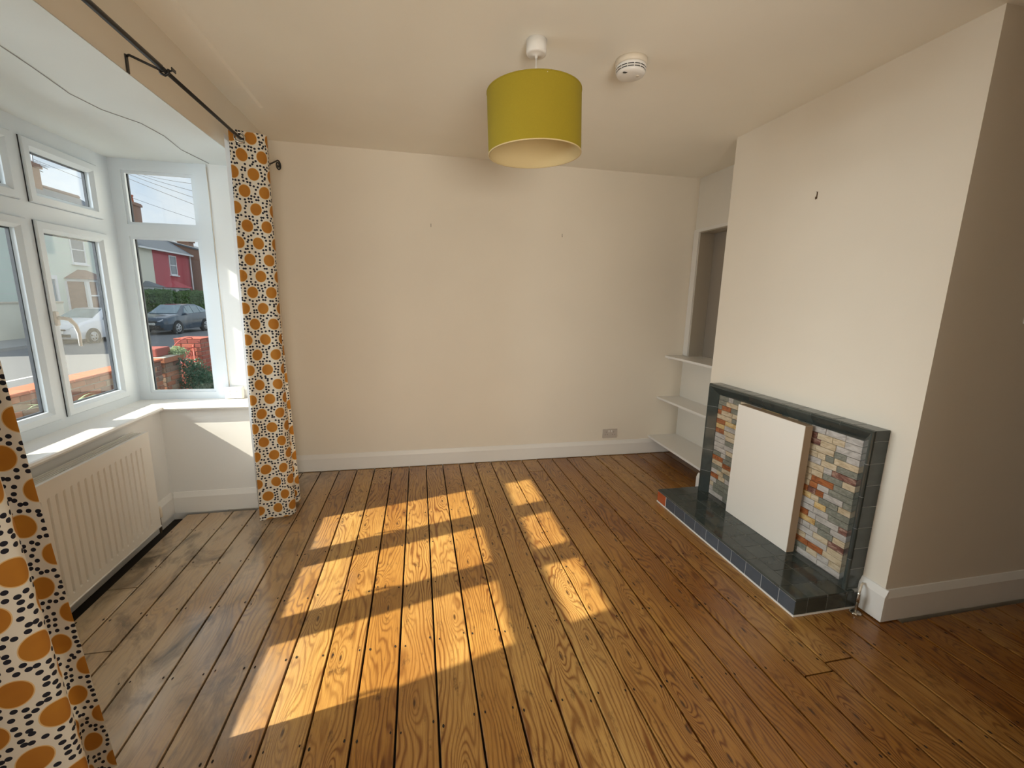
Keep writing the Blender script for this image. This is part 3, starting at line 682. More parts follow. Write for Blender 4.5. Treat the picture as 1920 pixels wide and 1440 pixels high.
for sx in (1.670, 1.742):
    b = MB()
    for (dx, dz, ww, hh) in ((0, .018, .004, .008), (-.011, -.006, .006, .004), (.011, -.006, .006, .004)): b.box(sx + dx - ww / 2, sx + dx + ww / 2, BW - .0106, BW - .0098, .205 + dz - hh / 2, .205 + dz + hh / 2)
    b.build('socket_holes', M['black'], so_)
for sx in (1.694, 1.719): MB().cbox(sx - .006, sx + .006, BW - .014, BW - .009, .222, .240, .0015).build('rocker', M['plastic'], so_)
sw = empty('light_switch', (2.51, CN, 1.39), 'white light switch at the right edge on the chimney breast side', 'switch')
MB().cbox(2.470, 2.556, CN - .010, CN, 1.345, 1.431, .003).build('face_plate', M['plastic'], sw)
MB().cbox(2.503, 2.523, CN - .015, CN - .009, 1.372, 1.404, .002).build('rocker', M['plastic'], sw)

# ------------------------------------------------------------------ alcove shelves
def shelf(z, p, label, sill=False):
    o = empty('shelf', (2.3, 3.2, z), label, 'shelf', None)
    x0, x1, xn = p; poly = [(x0, BW - .001), (XR - .001 if not sill else XR + .139, BW - .001 if not sill else 3.508), (XR - .001 if not sill else XR + .139, CF + .001 if not sill else 2.802), (xn, CF + .001)]
    if sill: poly = [(x0, BW - .001), (XR - .001, BW - .001), (XR - .001, 3.508), (XR + .138, 3.508), (XR + .138, 2.802), (XR - .001, 2.802), (XR - .001, CF + .001), (xn, CF + .001)]
    MB().prism(poly, z - .018, z, 'z').build('board', M['gloss'], o)
    MB().box(x0 + .03, XR - .02, BW - .014, BW - .001, z - .036, z - .0185).build('batten', M['gloss'], o)
shelf(.928, (2.205, 0, 2.215), 'uppermost white painted alcove shelf, forming the sill of the recess', True)
shelf(.545, (2.155, 0, 2.165), 'middle white painted alcove shelf')
shelf(.175, (2.095, 0, 2.06), 'lowest and deepest white painted alcove shelf, just above the floorboards')

# ------------------------------------------------------------------ fireplace
fp = empty('fireplace', (1.95, 2.02, 0), 'tiled fireplace surround with dark glazed edging and split-stone mosaic', 'fireplace')
HT = .093; y0, y1 = 1.455, 2.580; xf = 1.937; zt = .868; xm = 1.982; SW = .066
MB().box(xm + .002, CB - .0005, y0 + .006, y1 - .006, HT, zt - .006).build('backing', M['mosgrout'], fp)
cp = [(.0015, xf + .013), (.0020, xf + .006), (.0065, xf + .002), (.012, xf + .0012), (.018, xf + .0032), (SW - .001, xm - .0052), (SW - .001, CB - .001), (.0015, CB - .001)]
def corerun(fn, s0, s1):
    n = len(cp); vs = [fn(s0, t, d) for t, d in cp] + [fn(s1, t, d) for t, d in cp]
    return vs, [tuple(range(n)), tuple(range(n, 2 * n))[::-1]] + [(i, (i + 1) % n, n + (i + 1) % n, n + i) for i in range(n)]
mbc = MB()
for vs, fs in (corerun(lambda s, t, d: (d, y0 + t, HT + s), 0, zt - HT - .012), corerun(lambda s, t, d: (d, y1 - t, HT + s), 0, zt - HT - .012), corerun(lambda s, t, d: (d, y0 + s, zt - t), .012, y1 - y0 - .012)): mbc.add(vs, fs)
mbc.build('grout_core', M['grout'], fp)
TP = .1035
# outer side faces and top
z = HT + .002; zs = []
while z < zt - .01:
    zs.append((z, min(z + TP, zt) - .0016)); z += TP
for a, b in zs:
    if b - a < .02: continue
    MB().cbox(xf + .012, CB - .001, y0, y0 + .008, a, b, .0015).build('edge_tile', M['tile'], fp)
    MB().cbox(xf + .012, CB - .001, y1 - .008, y1, a, b, .0015).build('edge_tile', M['tile'], fp)
y = y0 + .001
while y < y1 - .01:
    MB().cbox(xf + .012, CB - .001, y, min(y + TP, y1) - .0016, zt - .007, zt + .001, .0015).build('edge_tile', M['tile'], fp); y += TP
# rounded splay tiles: profile t (inwards from the outer edge), d (x)
prof = [(0.0, xf + .0118), (.0015, xf + .005), (.006, xf + .0008), (.012, xf), (.018, xf + .002), (SW, xm - .006), (SW, xm), (.010, xm), (.010, xf + .0118)]
def splay(s0, s1, m0, m1, fn):
    n = len(prof); vs = [fn(s0 + (t if m0 else 0), t, d) for t, d in prof] + [fn(s1 - (t if m1 else 0), t, d) for t, d in prof]
    MB().add(vs, [tuple(range(n)), tuple(range(n, 2 * n))[::-1]] + [(i, (i + 1) % n, n + (i + 1) % n, n + i) for i in range(n)]).build('splay_tile', M['tile'], fp)
L = .153
def run(length, m0, m1, fn):
    ks = max(1, round(length / L)); st = length / ks
    for i in range(ks): splay(i * st + (.0008 if i else 0), (i + 1) * st - (.0008 if i < ks - 1 else 0), m0 and i == 0, m1 and i == ks - 1, fn)
run(zt - HT, False, True, lambda s, t, d: (d, y0 + t, HT + s))
run(zt - HT, False, True, lambda s, t, d: (d, y1 - t, HT + s))
run(y1 - y0, True, True, lambda s, t, d: (d, y0 + s, zt - t))
# mosaic of split stone
ya, yb = y0 + SW + .001, y1 - SW - .001; za, zb = HT + .002, zt - SW - .001
rows = 22; rh = (zb - za) / rows; rs = random.Random(5)
wts = [0, 0, 0, 0, 0, 1, 1, 1, 1, 2, 2, 3, 3, 3, 3, 4, 5]
for i in range(rows):
    zz0 = za + i * rh; y = ya + 0; spans = []
    segs = [(ya, 1.80), (2.22, yb)] if i < rows - 2 else [(ya, yb)]
    for (sa, sb) in segs:
        y = sa
        while y < sb - .004:
            ln = rs.choice([.045, .065, .085, .105, .125]); e = min(y + ln, sb)
            if sb - e < .02: e = sb
            MB().cbox(xm - .004 - rs.uniform(0, .002), xm + .004, y + .001, e - .001, zz0 + .001, zz0 + rh - .001, .0012).build('stone_tile', M['stones'][rs.choice(wts)], fp)
            y = e
# firebox opening hidden by the board
MB().box(xm - .001, xm + .0015, 1.80, 2.22, HT, .72).build('opening', M['sub'], fp)
# hearth
he = empty('hearth', (1.83, 2.03, 0), 'low tiled hearth of dark glazed tiles with one terracotta tile at the far end', 'hearth')
hx, hy0, hy1 = 1.650, 1.440, 2.622
MB().box(hx + .0018, CB - .001, hy0 + .0018, hy1 - .0018, .0015, HT - .0016).build('grout_core', M['grout'], he)
MB().box(hx - .001, CB - .02, hy0 - .001, hy1 + .001, .0012, .010).build('mortar_line', M['grout_w'], he)
FT = .1088; gl = MB()
edges = [hy1]
while edges[-1] - FT > hy0 + .01: edges.append(edges[-1] - FT)
edges.append(hy0)
for i, (b, a) in enumerate(zip(edges[:-1], edges[1:])):
    o = MB().cbox(hx, hx + .008, a + .0016, b - .0016, .011, HT - .0105, .0012).build('front_tile', M['tile_red'] if i == 0 else M['tile_blue'], he)
    if i == 0: T(o, 'terracotta red tile')
    if i == 0:
        for q in (a - .001, ): gl.box(hx - .0006, hx + .004, q - .0005, q + .0025, .011, HT - .008)
gl.box(hx - .0004, hx + .002, hy0, hy1, HT - .0105, HT - .0085).build('white_grout', M['grout_w'], he)
xs = [hx, hx + .070, hx + .178, hx + .286, CB - .095]
# rounded nosing row
y = hy1
for i, (b, a) in enumerate(zip(edges[:-1], edges[1:])):
    pr = [(hx - .001, HT - .0095), (hx - .001, HT - .006), (hx + .001, HT - .002), (hx + .005, HT), (hx + .069, HT), (hx + .069, HT - .0095)]
    if i % 2 == 0:
        lo = edges[i + 2] if i + 2 < len(edges) else edges[i + 1]
        MB().prism(pr, lo + .0008, b - .0008, 'y').build('nosing_tile', M['tile'], he)
for (p, q) in ((xs[1], xs[2]), (xs[2], xs[3]), (xs[3], CB - .001)):
    y = hy1
    while y > hy0 + .01:
        e = y - FT
        if e - hy0 < .02: e = hy0
        if not (p > xs[2] + .05 and y > y0 + .02 and e < y1 - .02): MB().cbox(p + .0008, q - .0008, e + .0008, y - .0008, HT - .009, HT, .001).build('top_tile', M['tile'], he)
        elif p > xs[2] + .05: MB().cbox(p + .0008, xm - .004, e + .0008, y - .0008, HT - .009, HT, .001).build('top_tile', M['tile'], he)
        y = e
xq = [hx + .001, xs[1], xs[2], xs[3], CB - .02]
for a, b in zip(xq[:-1], xq[1:]):
    MB().cbox(a + .0008, b - .0008, hy0, hy0 + .008, .011, HT - .009, .0012).build('side_tile', M['tile'], he)
    MB().cbox(a + .0008, b - .0008, hy1 - .008, hy1, .011, HT - .009, .0012).build('side_tile', M['tile'], he)
# board closing the fireplace
bd = empty('fireplace_board', (1.94, 2.01, HT), 'plain cream rectangular board standing against the fireplace mosaic', 'board')
MB().cbox(1.913, 1.960, 1.772, 2.252, HT + .0006, .800, .0015).build('panel', M['panel'], bd)
MB().box(1.9605, 1.970, 1.79, 2.235, HT + .0006, .792).build('backing_frame', M['mdf'], bd)
for yy in (1.7705,): MB().box(1.9150, 1.9595, yy, yy + .001, HT + .002, .799).build('raw_edge', M['mdf'], bd)
MB().box(1.9150, 1.9595, 1.773, 2.251, .7995, .8008).build('top_edge', M['mdf'], bd)
# pipe
pp = empty('gas_pipe', (1.968, 1.413, 0), 'short nickel pipe with round floor flange beside the hearth', 'pipe')
MB().lathe([(0, .0015), (.024, .0015), (.024, .004), (.015, .008), (.008, .010), (0, .010)], (1.968, 1.413, 0), 28).build('flange', M['chrome'], pp)
MB().lathe([(.0065, .008), (.0065, .055), (.009, .057), (.010, .075), (.0085, .090), (.0075, .100), (.004, .108), (0, .110)], (1.968, 1.413, 0), 18).build('tap_body', M['chrome'], pp)
MB().tube([(1.968, 1.413, .105), (1.975, 1.416, .125), (1.988, 1.424, .135), (2.005, 1.43, .137)], .0052, 8).build('elbow', M['plastic_aged'], pp)

# ------------------------------------------------------------------ outdoors
G = -.80
struct('ground', MB().box(-60, -1.96, -30, 90, G - .5, G - .12), M['asphalt'], 'grey asphalt road outside')
T(MB().box(-5.9, -1.96, -6, 60, G - .12, G + .02).build('front_garden', M['soil']), 'front garden soil and path outside the bay window', 'garden', kind='structure')
T(MB().box(-6.6, -5.91, -20, 80, G - .12, G).build('pavement', M['paving']), 'near pavement beyond the garden wall', 'pavement', kind='structure')
T(MB().box(-17.6, -15.2, -20, 80, G - .12, G).build('pavement', M['paving']), 'far pavement in front of the houses', 'pavement', kind='structure')
T(MB().box(-6.75, -6.61, -20, 80, G - .12, G + .01).build('kerb', M['kerb']), 'near kerb stones of the road', 'kerb', kind='structure')
rl = MB()
for i in range(6): rl.box(-10.3, -10.18, 6 + i * 6, 8.5 + i * 6, G - .1195, G - .116)
T(rl.build('road_line', M['line']), 'white dashed line painted on the road', 'road marking', kind='structure')

# garden wall of bricks
def brickwall(root, xface, x1, ya, yb, z0, z1, nm='brick', mat='brick', rseed=1, ch=.075, faces=True):
    r = random.Random(rseed); z = z1; i = 0
    MB().box(xface - .006, x1, ya + .006, yb - .006, z0, z1 - .004).build('mortar_core', M['mortar'], root)
    while z - ch > z0 - .03:
        y = ya - (.11 if i % 2 else 0)
        while y < yb - .01:
            a = max(y, ya); b = min(y + .225, yb)
            if b - a > .03:
                e = r.uniform(0, .006)
                MB().cbox(xface - .05, xface + e, a + .005, b - .005, z - ch + .005, z - .005, .004).build(nm, M[mat], root)
            y += .225
        z -= ch; i += 1
gw = empty('garden_wall', (-4.0, 5.5, G), 'low weathered brick front garden wall with terracotta coping', 'garden wall')
brickwall(gw, -3.90, -4.12, 4.7, 7.64, G, .355, rseed=3)
for i in range(11):
    a = 4.34 + i * .30
    MB().cbox(-4.15, -3.87, a + .003, a + .297, .357, .39, .006).build('coping_tile', M['terracap'], gw)
gp = empty('brick_pier', (-4.1, 7.97, G), 'brown brick gate pier with a pale slab and one red brick on top', 'pier')
brickwall(gp, -3.90, -4.33, 7.74, 8.19, G, .30, rseed=5)
r = random.Random(2)
z = .30; i = 0
while z > G:
    for xx in ((-4.33, -4.12), (-4.115, -3.905)):
        MB().cbox(xx[0] + .004, xx[1] - .004, 7.722, 7.745, z - .07, z - .005, .003).build('brick', M['brick'], gp)
    z -= .075; i += 1
MB().cbox(-4.42, -3.86, 7.66, 8.26, .305, .385, .008).build('pier_slab', M['brick'], gp)
MB().cbox(-4.42, -3.86, 7.66, 8.26, .386, .400, .006).build('pier_cap', M['stonecap'], gp)
MB().cbox(-4.30, -3.98, 7.70, 8.10, .401, .530, .012).build('top_brick', M['brick_red'], gp)
fpz = empty('brick_pier', (-4.1, 9.2, G), 'red brick pier on the far side of the iron gate', 'pier')
brickwall(fpz, -3.90, -4.33, 8.98, 9.42, G, .56, mat='brick_red', rseed=8)
z = .56; i = 0
while z > G:
    cuts = ((-4.33, -4.12), (-4.115, -3.905)) if i % 2 == 0 else ((-4.33, -4.225), (-4.22, -4.01), (-4.005, -3.905))
    for xx in cuts: MB().cbox(xx[0] + .004, xx[1] - .004, 8.962, 8.985, z - .07, z - .005, .003).build('brick', M['brick_red'], fpz)
    z -= .075; i += 1
MB().cbox(-4.34, -3.89, 8.965, 9.43, .561, .578, .004).build('pier_cap', M['brick_red'], fpz)
fw = empty('garden_wall', (-4.1, 11, G), 'red brick wall continuing beyond the iron gate', 'garden wall')
brickwall(fw, -3.95, -4.15, 9.44, 12.8, G, .40, mat='brick_red', rseed=9)
gt = empty('garden_gate', (-4.1, 8.6, G), 'red scrolled iron garden gate between two brick piers', 'gate')
b = MB()
for y in (8.24, 8.94): b.tube([(-4.02, y, G + .05), (-4.02, y, .46)], .012, 6)
b.tube([(-4.02, 8.24, .42), (-4.02, 8.94, .42)], .012, 6).tube([(-4.02, 8.24, -.25), (-4.02, 8.94, -.25)], .012, 6).tube([(-4.02, 8.24, -.70), (-4.02, 8.94, -.70)], .012, 6)
b.tube([(-4.02, 8.24, .42)] + [(-4.02, 8.24 + .35 * (1 - math.cos(t * PI / 8)), .42 + .10 * math.sin(t * PI / 8) + .02 * t) for t in range(1, 9)], .009, 6)
b.build('gate_frame', M['iron_red'], gt)
for yc in (8.42, 8.74):
    s = MB(); s.tube([(-4.02, yc + (.15 * (1 - i / 34)) * math.cos(i * .42), .27 + (.15 * (1 - i / 34)) * math.sin(i * .42)) for i in range(30)], .008, 6); s.build('scroll', M['iron_red'], gt)
for yc in (8.36, 8.48, 8.59, 8.70, 8.82): MB().tube([(-4.02, yc, -.69), (-4.02, yc, -.26)], .007, 6).build('bar', M['iron_red'], gt)

# foliage blobs: leaves scattered on an ellipsoid shell
def leaves(name, c, rad, n, size, mat, parent=None, seed=1, core=True, shell=.55):
    r = random.Random(seed); mb = MB()
    for i in range(n):
        u = r.uniform(-1, 1); a = r.uniform(0, 2 * PI); q = math.sqrt(1 - u * u); k = r.uniform(shell, 1.0) * (1 + .12 * math.sin(5 * a) * q)
        p = Vector((c[0] + rad[0] * k * q * math.cos(a), c[1] + rad[1] * k * q * math.sin(a), c[2] + rad[2] * k * u))
        d = Vector((r.gauss(0, 1), r.gauss(0, 1), r.gauss(0, 1))).normalized(); e = d.orthogonal().normalized(); s = size * r.uniform(.6, 1.3)
        mb.add([p - d * s, p + e * s * .45, p + d * s, p - e * s * .45], [(0, 1, 2, 3)])
    return mb.build(name, M[mat], parent, fix=False)
def boxleaves(name, x0, x1, ya, yb, z0, z1, n, size, mat, parent, seed=1):
    r = random.Random(seed); mb = MB()
    for i in range(n):
        f = r.random(); x = r.uniform(x0, x1); y = r.uniform(ya, yb); z = r.uniform(z0, z1)
        if f < .5: x = x1 + r.gauss(0, .05)
        elif f < .8: z = z1 + r.gauss(0, .05)
        elif f < .92: y = ya + r.gauss(0, .05)
        z += .10 * math.sin(y * 1.3) * (z - z0) / (z1 - z0)
        d = Vector((r.gauss(0, 1), r.gauss(0, 1), r.gauss(0, 1))).normalized(); e = d.orthogonal().normalized(); s = size * r.uniform(.6, 1.3)
        p = Vector((x, y, z)); mb.add([p - d * s, p + e * s * .5, p + d * s, p - e * s * .5], [(0, 1, 2, 3)])
    return mb.build(name, M[mat], parent, fix=False)
hg = empty('hedge', (-17.5, 40, G), 'long clipped green hedge in front of the red house', 'hedge')
boxleaves('foliage', -18.0, -16.9, 33.6, 41.6, G, 1.35, 9000, .10, 'hedge', hg, 4)
MB().box(-17.9, -17.0, 33.7, 41.5, G, 1.25).build('inner_growth', simple('hedge_shadow', (.02, .045, .015), 1), hg)
tr = empty('tree', (-15.9, 44.5, G), 'dark green rounded tree beyond the red house', 'tree')
leaves('foliage', (-15.9, 44.5, 1.5), (1.7, 2.2, 1.7), 4500, .11, 'bush', tr, 6, shell=.3)
MB().tube([(-15.9, 44.5, G - .1), (-15.9, 44.5, 1.3)], .12, 8).build('trunk', M['housebrick'], tr)
sh = empty('shrub', (-3.55, 8.7, G), 'dark green shrub leaning against the garden wall beside the gate', 'shrub')
mb = MB(); r = random.Random(11)
for i in range(5200):
    t = r.random(); y = 8.00 + 1.0 * r.random() ** 1.1; top = .36 - (y - 8.0) * .62; z = G + (top - G) * math.sqrt(t) ; x = -3.72 + r.gauss(0, .10)
    d = Vector((r.gauss(0, 1), r.gauss(0, 1), r.gauss(0, 1))).normalized(); e = d.orthogonal().normalized(); s = .022 * r.uniform(.6, 1.5); p = Vector((x, y, z))
    mb.add([p - d * s, p + e * s * .4, p + d * s, p - e * s * .4], [(0, 1, 2, 3)])
mb.build('foliage', M['bush'], sh, fix=False)
MB().tube([(-3.72, 8.35, G), (-3.72, 8.3, -.2)], .03, 6).build('stem', M['housebrick'], sh)
dg = empty('dry_grass', (-3.95, 8.15, .3), 'tuft of dry yellow-green growth on top of the gate pier', 'plant')
leaves('foliage', (-3.95, 8.2, .42), (.16, .22, .10), 700, .025, 'frond', dg, 12, shell=.1)
def strap_plant(name, c, n, ln, mat, label, seed, spread=1.0, wdt=.012, droop=1.0, cat='plant'):
    r = random.Random(seed); root = empty(name, c, label, cat)
    for i in range(n):
        a = 2 * PI * i / n + r.uniform(-.3, .3); L = ln * r.uniform(.7, 1.1); mb = MB(); vs = []; K = 7
        for k in range(K + 1):
            t = k / K; rr = L * spread * t * .6; h = L * (t * 1.0 - droop * t * t * .75); w_ = wdt * (1 - t) ** .6 + .001
            px, py, pz = c[0] + rr * math.cos(a), c[1] + rr * math.sin(a), c[2] + h
            vs += [(px - w_ * math.sin(a), py + w_ * math.cos(a), pz), (px + w_ * math.sin(a), py - w_ * math.cos(a), pz)]
        mb.add(vs, [(2 * k, 2 * k + 1, 2 * k + 3, 2 * k + 2) for k in range(K)], True); mb.build('leaf', M[mat], root, fix=False)
    return root
strap_plant('variegated_plant', (-3.25, 7.55, -.62), 16, .75, 'flax', 'pale variegated strap-leaved plant in front of the gate pier', 3, .7, .014, 1.2)
strap_plant('strap_leaf_plant', (-3.55, 5.15, .10), 12, .55, 'frond', 'pale arching leaves rising above the garden wall coping', 5, 1.0, .014, .9)
MB().tube([(-3.55, 5.15, G), (-3.55, 5.15, .12)], .02, 6).build('stem', M['frond'], bpy.data.objects['strap_leaf_plant'])
lp = empty('leafy_plant', (-3.55, 6.9, G), 'bright green leafy plant at the foot of the garden wall', 'plant')
leaves('foliage', (-3.6, 6.75, -.15), (.20, .25, .22), 500, .05, 'frond', lp, 14, shell=.2)
MB().tube([(-3.6, 6.75, G), (-3.6, 6.75, -.2)], .015, 6).build('stem', M['frond'], lp)
pt = empty('flower_planter', (-3.3, 4.1, G), 'grey-blue planter of green foliage with red flowers near the window', 'planter')
MB().cbox(-3.6, -3.0, 3.5, 4.7, G + .02, -.20, .02).build('trough', M['planter'], pt)
leaves('foliage', (-3.3, 4.1, -.08), (.36, .68, .26), 2200, .045, 'frond', pt, 21, shell=.2)
for i, (x, y, z) in enumerate(((-3.2, 4.2, .28), (-3.1, 4.0, .20), (-3.35, 4.45, .16), (-3.25, 3.85, .12))):
    fo = MB(); rr = random.Random(i)
    for k in range(9):
        a = 2 * PI * k / 9; fo.add([(x, y, z), (x + .05 * math.cos(a), y + .05 * math.sin(a), z + .02), (x + .075 * math.cos(a + .3), y + .075 * math.sin(a + .3), z - .01), (x + .05 * math.cos(a + .6), y + .05 * math.sin(a + .6), z + .02)], [(0, 1, 2, 3)])
    fo.tube([(x, y, z), (x, y, -.1)], .004, 5); fo.build('flower', M['flower'], pt, fix=False)

# ------------------------------------------------------------------ houses
HX = -19.0
def sash(root, ya, yb, z0, z1, glass='dark_glass', x=HX, mull=False):
    f = MB().box(x + .0, x + .05, ya - .07, yb + .07, z0 - .07, z0).box(x, x + .05, ya - .07, yb + .07, z1, z1 + .07).box(x, x + .05, ya - .07, ya, z0, z1).box(x, x + .05, yb, yb + .07, z0, z1)
    f.box(x, x + .04, ya, yb, (z0 + z1) / 2 - .03, (z0 + z1) / 2 + .03).box(x, x + .16, ya - .14, yb + .14, z0 - .16, z0 - .08)
    if mull: f.box(x, x + .05, (ya + yb) / 2 - .04, (ya + yb) / 2 + .04, z0, z1)
    fo = f.build('window', M['white_frame'], root)
    MB().box(x + .002, x + .012, ya, yb, z0, z1).build('pane', M[glass], fo)
def bay(root, yc, w2, z0, z1, zr, roofmat='ridge', glass='brown_glass'):
    x0, x1 = HX, HX + .7; pl = [(x0, yc - w2), (x1, yc - w2 * .62), (x1, yc + w2 * .62), (x0, yc + w2)]
    MB().prism(pl, G, z0, 'z').build('bay_base', M['white_frame'], root)
    fr = MB().prism(pl, z0, z0 + .12, 'z').prism(pl, z1 - .15, z1, 'z').build('bay_frame', M['white_frame'], root)
    inn = [(x0, yc - w2 + .05), (x1 - .05, yc - w2 * .62 + .03), (x1 - .05, yc + w2 * .62 - .03), (x0, yc + w2 - .05)]
    MB().prism(inn, z0 + .12, z1 - .15, 'z').build('bay_glazing', M[glass], root)
    for (a, b) in pl + [(x1, yc - .02), (x1, yc + .02)]:
        ww = .11; MB().box(a - ww, a + .01, b - ww, b + ww, z0 + .12, z1 - .15).build('bay_post', M['white_frame'], root)
    MB().box(x1 - .04, x1 + .012, yc - w2 * .62, yc + w2 * .62, (z0 + z1) / 2 + .1, (z0 + z1) / 2 + .18).build('bay_rail', M['white_frame'], root)
    o = [(x0, yc - w2 - .15), (x1 + .2, yc - w2 * .62 - .1), (x1 + .2, yc + w2 * .62 + .1), (x0, yc + w2 + .15)]
    vs = [(p[0], p[1], z1) for p in o] + [(x0, yc - w2 * .25, zr), (x0, yc + w2 * .25, zr)]
    MB().add(vs, [(0, 1, 4), (1, 2, 5, 4), (2, 3, 5), (0, 3, 2, 1), (0, 4, 5, 3)]).build('bay_roof', M[roofmat], root)
def roof(root, ya, yb, ze, zr, d=3.5, ridge=True):
    xe = HX + .25; xr = HX - d
    v = [(xe, ya, ze), (xe, yb, ze), (xr, yb, zr), (xr, ya, zr), (xr - d, ya, ze), (xr - d, yb, ze)]
    v2 = [(a, b, c - .12) for a, b, c in v]
    MB().add(v + v2, [(0, 1, 2, 3), (3, 2, 5, 4), (6, 9, 8, 7), (9, 10, 11, 8), (0, 6, 7, 1), (4, 5, 11, 10), (0, 3, 9, 6), (3, 4, 10, 9), (1, 7, 8, 2), (2, 8, 11, 5)]).build('roof', M['slate'], root)
    MB().tube([(xr, ya, zr + .02), (xr, yb, zr + .02)], .13, 6).build('ridge_tiles', M['ridge'], root)
    MB().box(xe - .02, xe + .10, ya, yb, ze - .16, ze - .04).build('gutter', M['white_frame'], root)
def gable(root, ya, yb, ze, zr, mat, d=3.5):
    MB().prism([(HX, G), (HX, ze), (HX - d, zr - .12), (HX - 2 * d, ze), (HX - 2 * d, G)], ya, yb, 'y').build('walls', M[mat], root)
def chimney(root, x, ya, yb, z0, z1, pots):
    c = MB().box(x - .45, x + .45, ya, yb, z0, z1 - .25).box(x - .55, x + .55, ya - .1, yb + .1, z1 - .25, z1 - .08).box(x - .5, x + .5, ya - .05, yb + .05, z1 - .08, z1).build('chimney', M['housebrick'], root)
    for p in pots: MB().lathe([(.17, z1), (.14, z1 + .5), (.18, z1 + .52), (.18, z1 + .62), (.12, z1 + .62), (.12, z1 + .3)], (x, p, 0), 14).build('chimney_pot', M['terracap'], c)
hA = empty('house', (HX, 27, G), 'pale green rendered terraced house with hip-roofed bay behind the white car', 'house')
gable(hA, 17, 35.7, 5.45, 7.32, 'render_white', 2.8); roof(hA, 17, 35.8, 5.5, 7.37, 2.8)
sash(hA, 30.0, 30.95, 2.95, 4.35); sash(hA, 23.2, 24.1, 2.95, 4.35); sash(hA, 19.2, 20.1, 2.95, 4.35)
bay(hA, 30.6, 1.35, -.1, 2.02, 2.55); bay(hA, 22.7, 1.35, -.1, 2.02, 2.55, 'slate', 'dark_glass')
MB().box(HX, HX + .06, 27.6, 28.35, G, 1.95).build('front_door', simple('blue_grey_door', (.22, .30, .36), .5), hA)
MB().box(HX, HX + .12, 27.45, 27.6, G, 2.15).box(HX, HX + .12, 28.35, 28.5, G, 2.15).box(HX, HX + .12, 27.6, 28.35, 1.95, 2.15).build('door_surround', M['white_frame'], hA)
cr = MB()
for z in (.6, 1.15, 1.7, 2.25, 2.8, 3.35, 3.9, 4.45, 5.0): cr.box(HX - .001, HX + .004, 17, 35.7, z, z + .02)
cr.build('render_joints', M['line'], hA)
chimney(hA, HX - 2.8, 31.2, 32.3, 7.0, 8.5, (31.5, 32.0))
an = MB().tube([(HX - 2.8, 32.6, 7.2), (HX - 2.8, 32.6, 9.8)], .03, 6).tube([(HX - 2.8, 32.4, 8.7), (HX - 2.8, 33.6, 8.55)], .025, 6).tube([(HX - 2.8, 32.5, 8.35), (HX - 2.8, 33.2, 8.28)], .025, 6)
for i in range(5): an.tube([(HX - 3.1, 32.5 + i * .2, 8.69 - i * .02), (HX - 2.5, 32.5 + i * .2, 8.69 - i * .02)], .012, 4)
an.build('aerial', M['antenna'], hA)
hB = empty('house', (HX, 36.4, G), 'cream rendered cottage sharing a slate roof with the red house', 'house')
gable(hB, 35.82, 37.9, 4.5, 6.75, 'render_cream'); roof(hB, 35.82, 37.9, 4.55, 6.85)
bay(hB, 36.8, .80, -.1, 1.75, 2.15, 'slate', 'dark_glass')
hC = empty('house', (HX, 40.6, G), 'red rendered cottage with a slate roof and white sash window', 'house')
gable(hC, 37.92, 43.2, 4.5, 6.75, 'render_red'); roof(hC, 37.92, 43.3, 4.55, 6.85)
sash(hC, 40.1, 41.0, 2.80, 4.15); bay(hC, 40.3, 1.5, -.1, 1.75, 2.3, 'render_red', 'dark_glass')
chimney(hC, HX - 3.5, 42.0, 43.2, 6.4, 8.4, (42.35, 42.9)); 
MB().tube([(HX + .15, 43.1, G), (HX + .15, 43.1, 4.4)], .05, 6).build('downpipe', M['white_frame'], hC)
hD = empty('house', (HX, 47, G), 'tall brown brick house at the far end of the row', 'house')
MB().prism([(HX + .9, G), (HX + .9, 5.0), (HX - 3.4, 6.0), (HX - 6.9, 5.0), (HX - 6.9, G)], 43.8, 58, 'y').build('walls', M['housebrick'], hD)
MB().add([(HX + 1.2, 43.7, 4.95), (HX + 1.2, 58, 4.95), (HX - 3.4, 58, 6.1), (HX - 3.4, 43.7, 6.1), (HX + 1.2, 43.7, 4.83), (HX + 1.2, 58, 4.83), (HX - 3.4, 58, 5.98), (HX - 3.4, 43.7, 5.98)], [(0, 1, 2, 3), (4, 7, 6, 5), (0, 4, 5, 1), (0, 3, 7, 4), (1, 5, 6, 2), (2, 6, 7, 3)]).build('roof', M['slate'], hD)
sash(hD, 46, 47, 2.6, 4.0, x=HX + .9)
chimney(hD, HX - 1.5, 45.9, 46.8, 5.2, 6.1, (46.3,))
cw = empty('boundary_wall', (-17.3, 26, G), 'pale cream rendered boundary wall in front of the terraced house', 'wall')
MB().box(-17.7, -17.5, 18, 26.5, G, .75).build('wall_body', M['render_cream'], cw); MB().cbox(-17.75, -17.45, 18, 26.5, .75, .83, .01).build('coping', M['stonecap'], cw)
lb = empty('boundary_wall', (-17.3, 30, G), 'low grey-brown brick wall behind the white car', 'wall')
MB().box(-17.7, -17.5, 28.6, 33.0, G, .35).build('wall_body', M['housebrick'], lb); MB().cbox(-17.75, -17.45, 28.6, 33.0, .35, .42, .01).build('coping', M['stonecap'], lb)
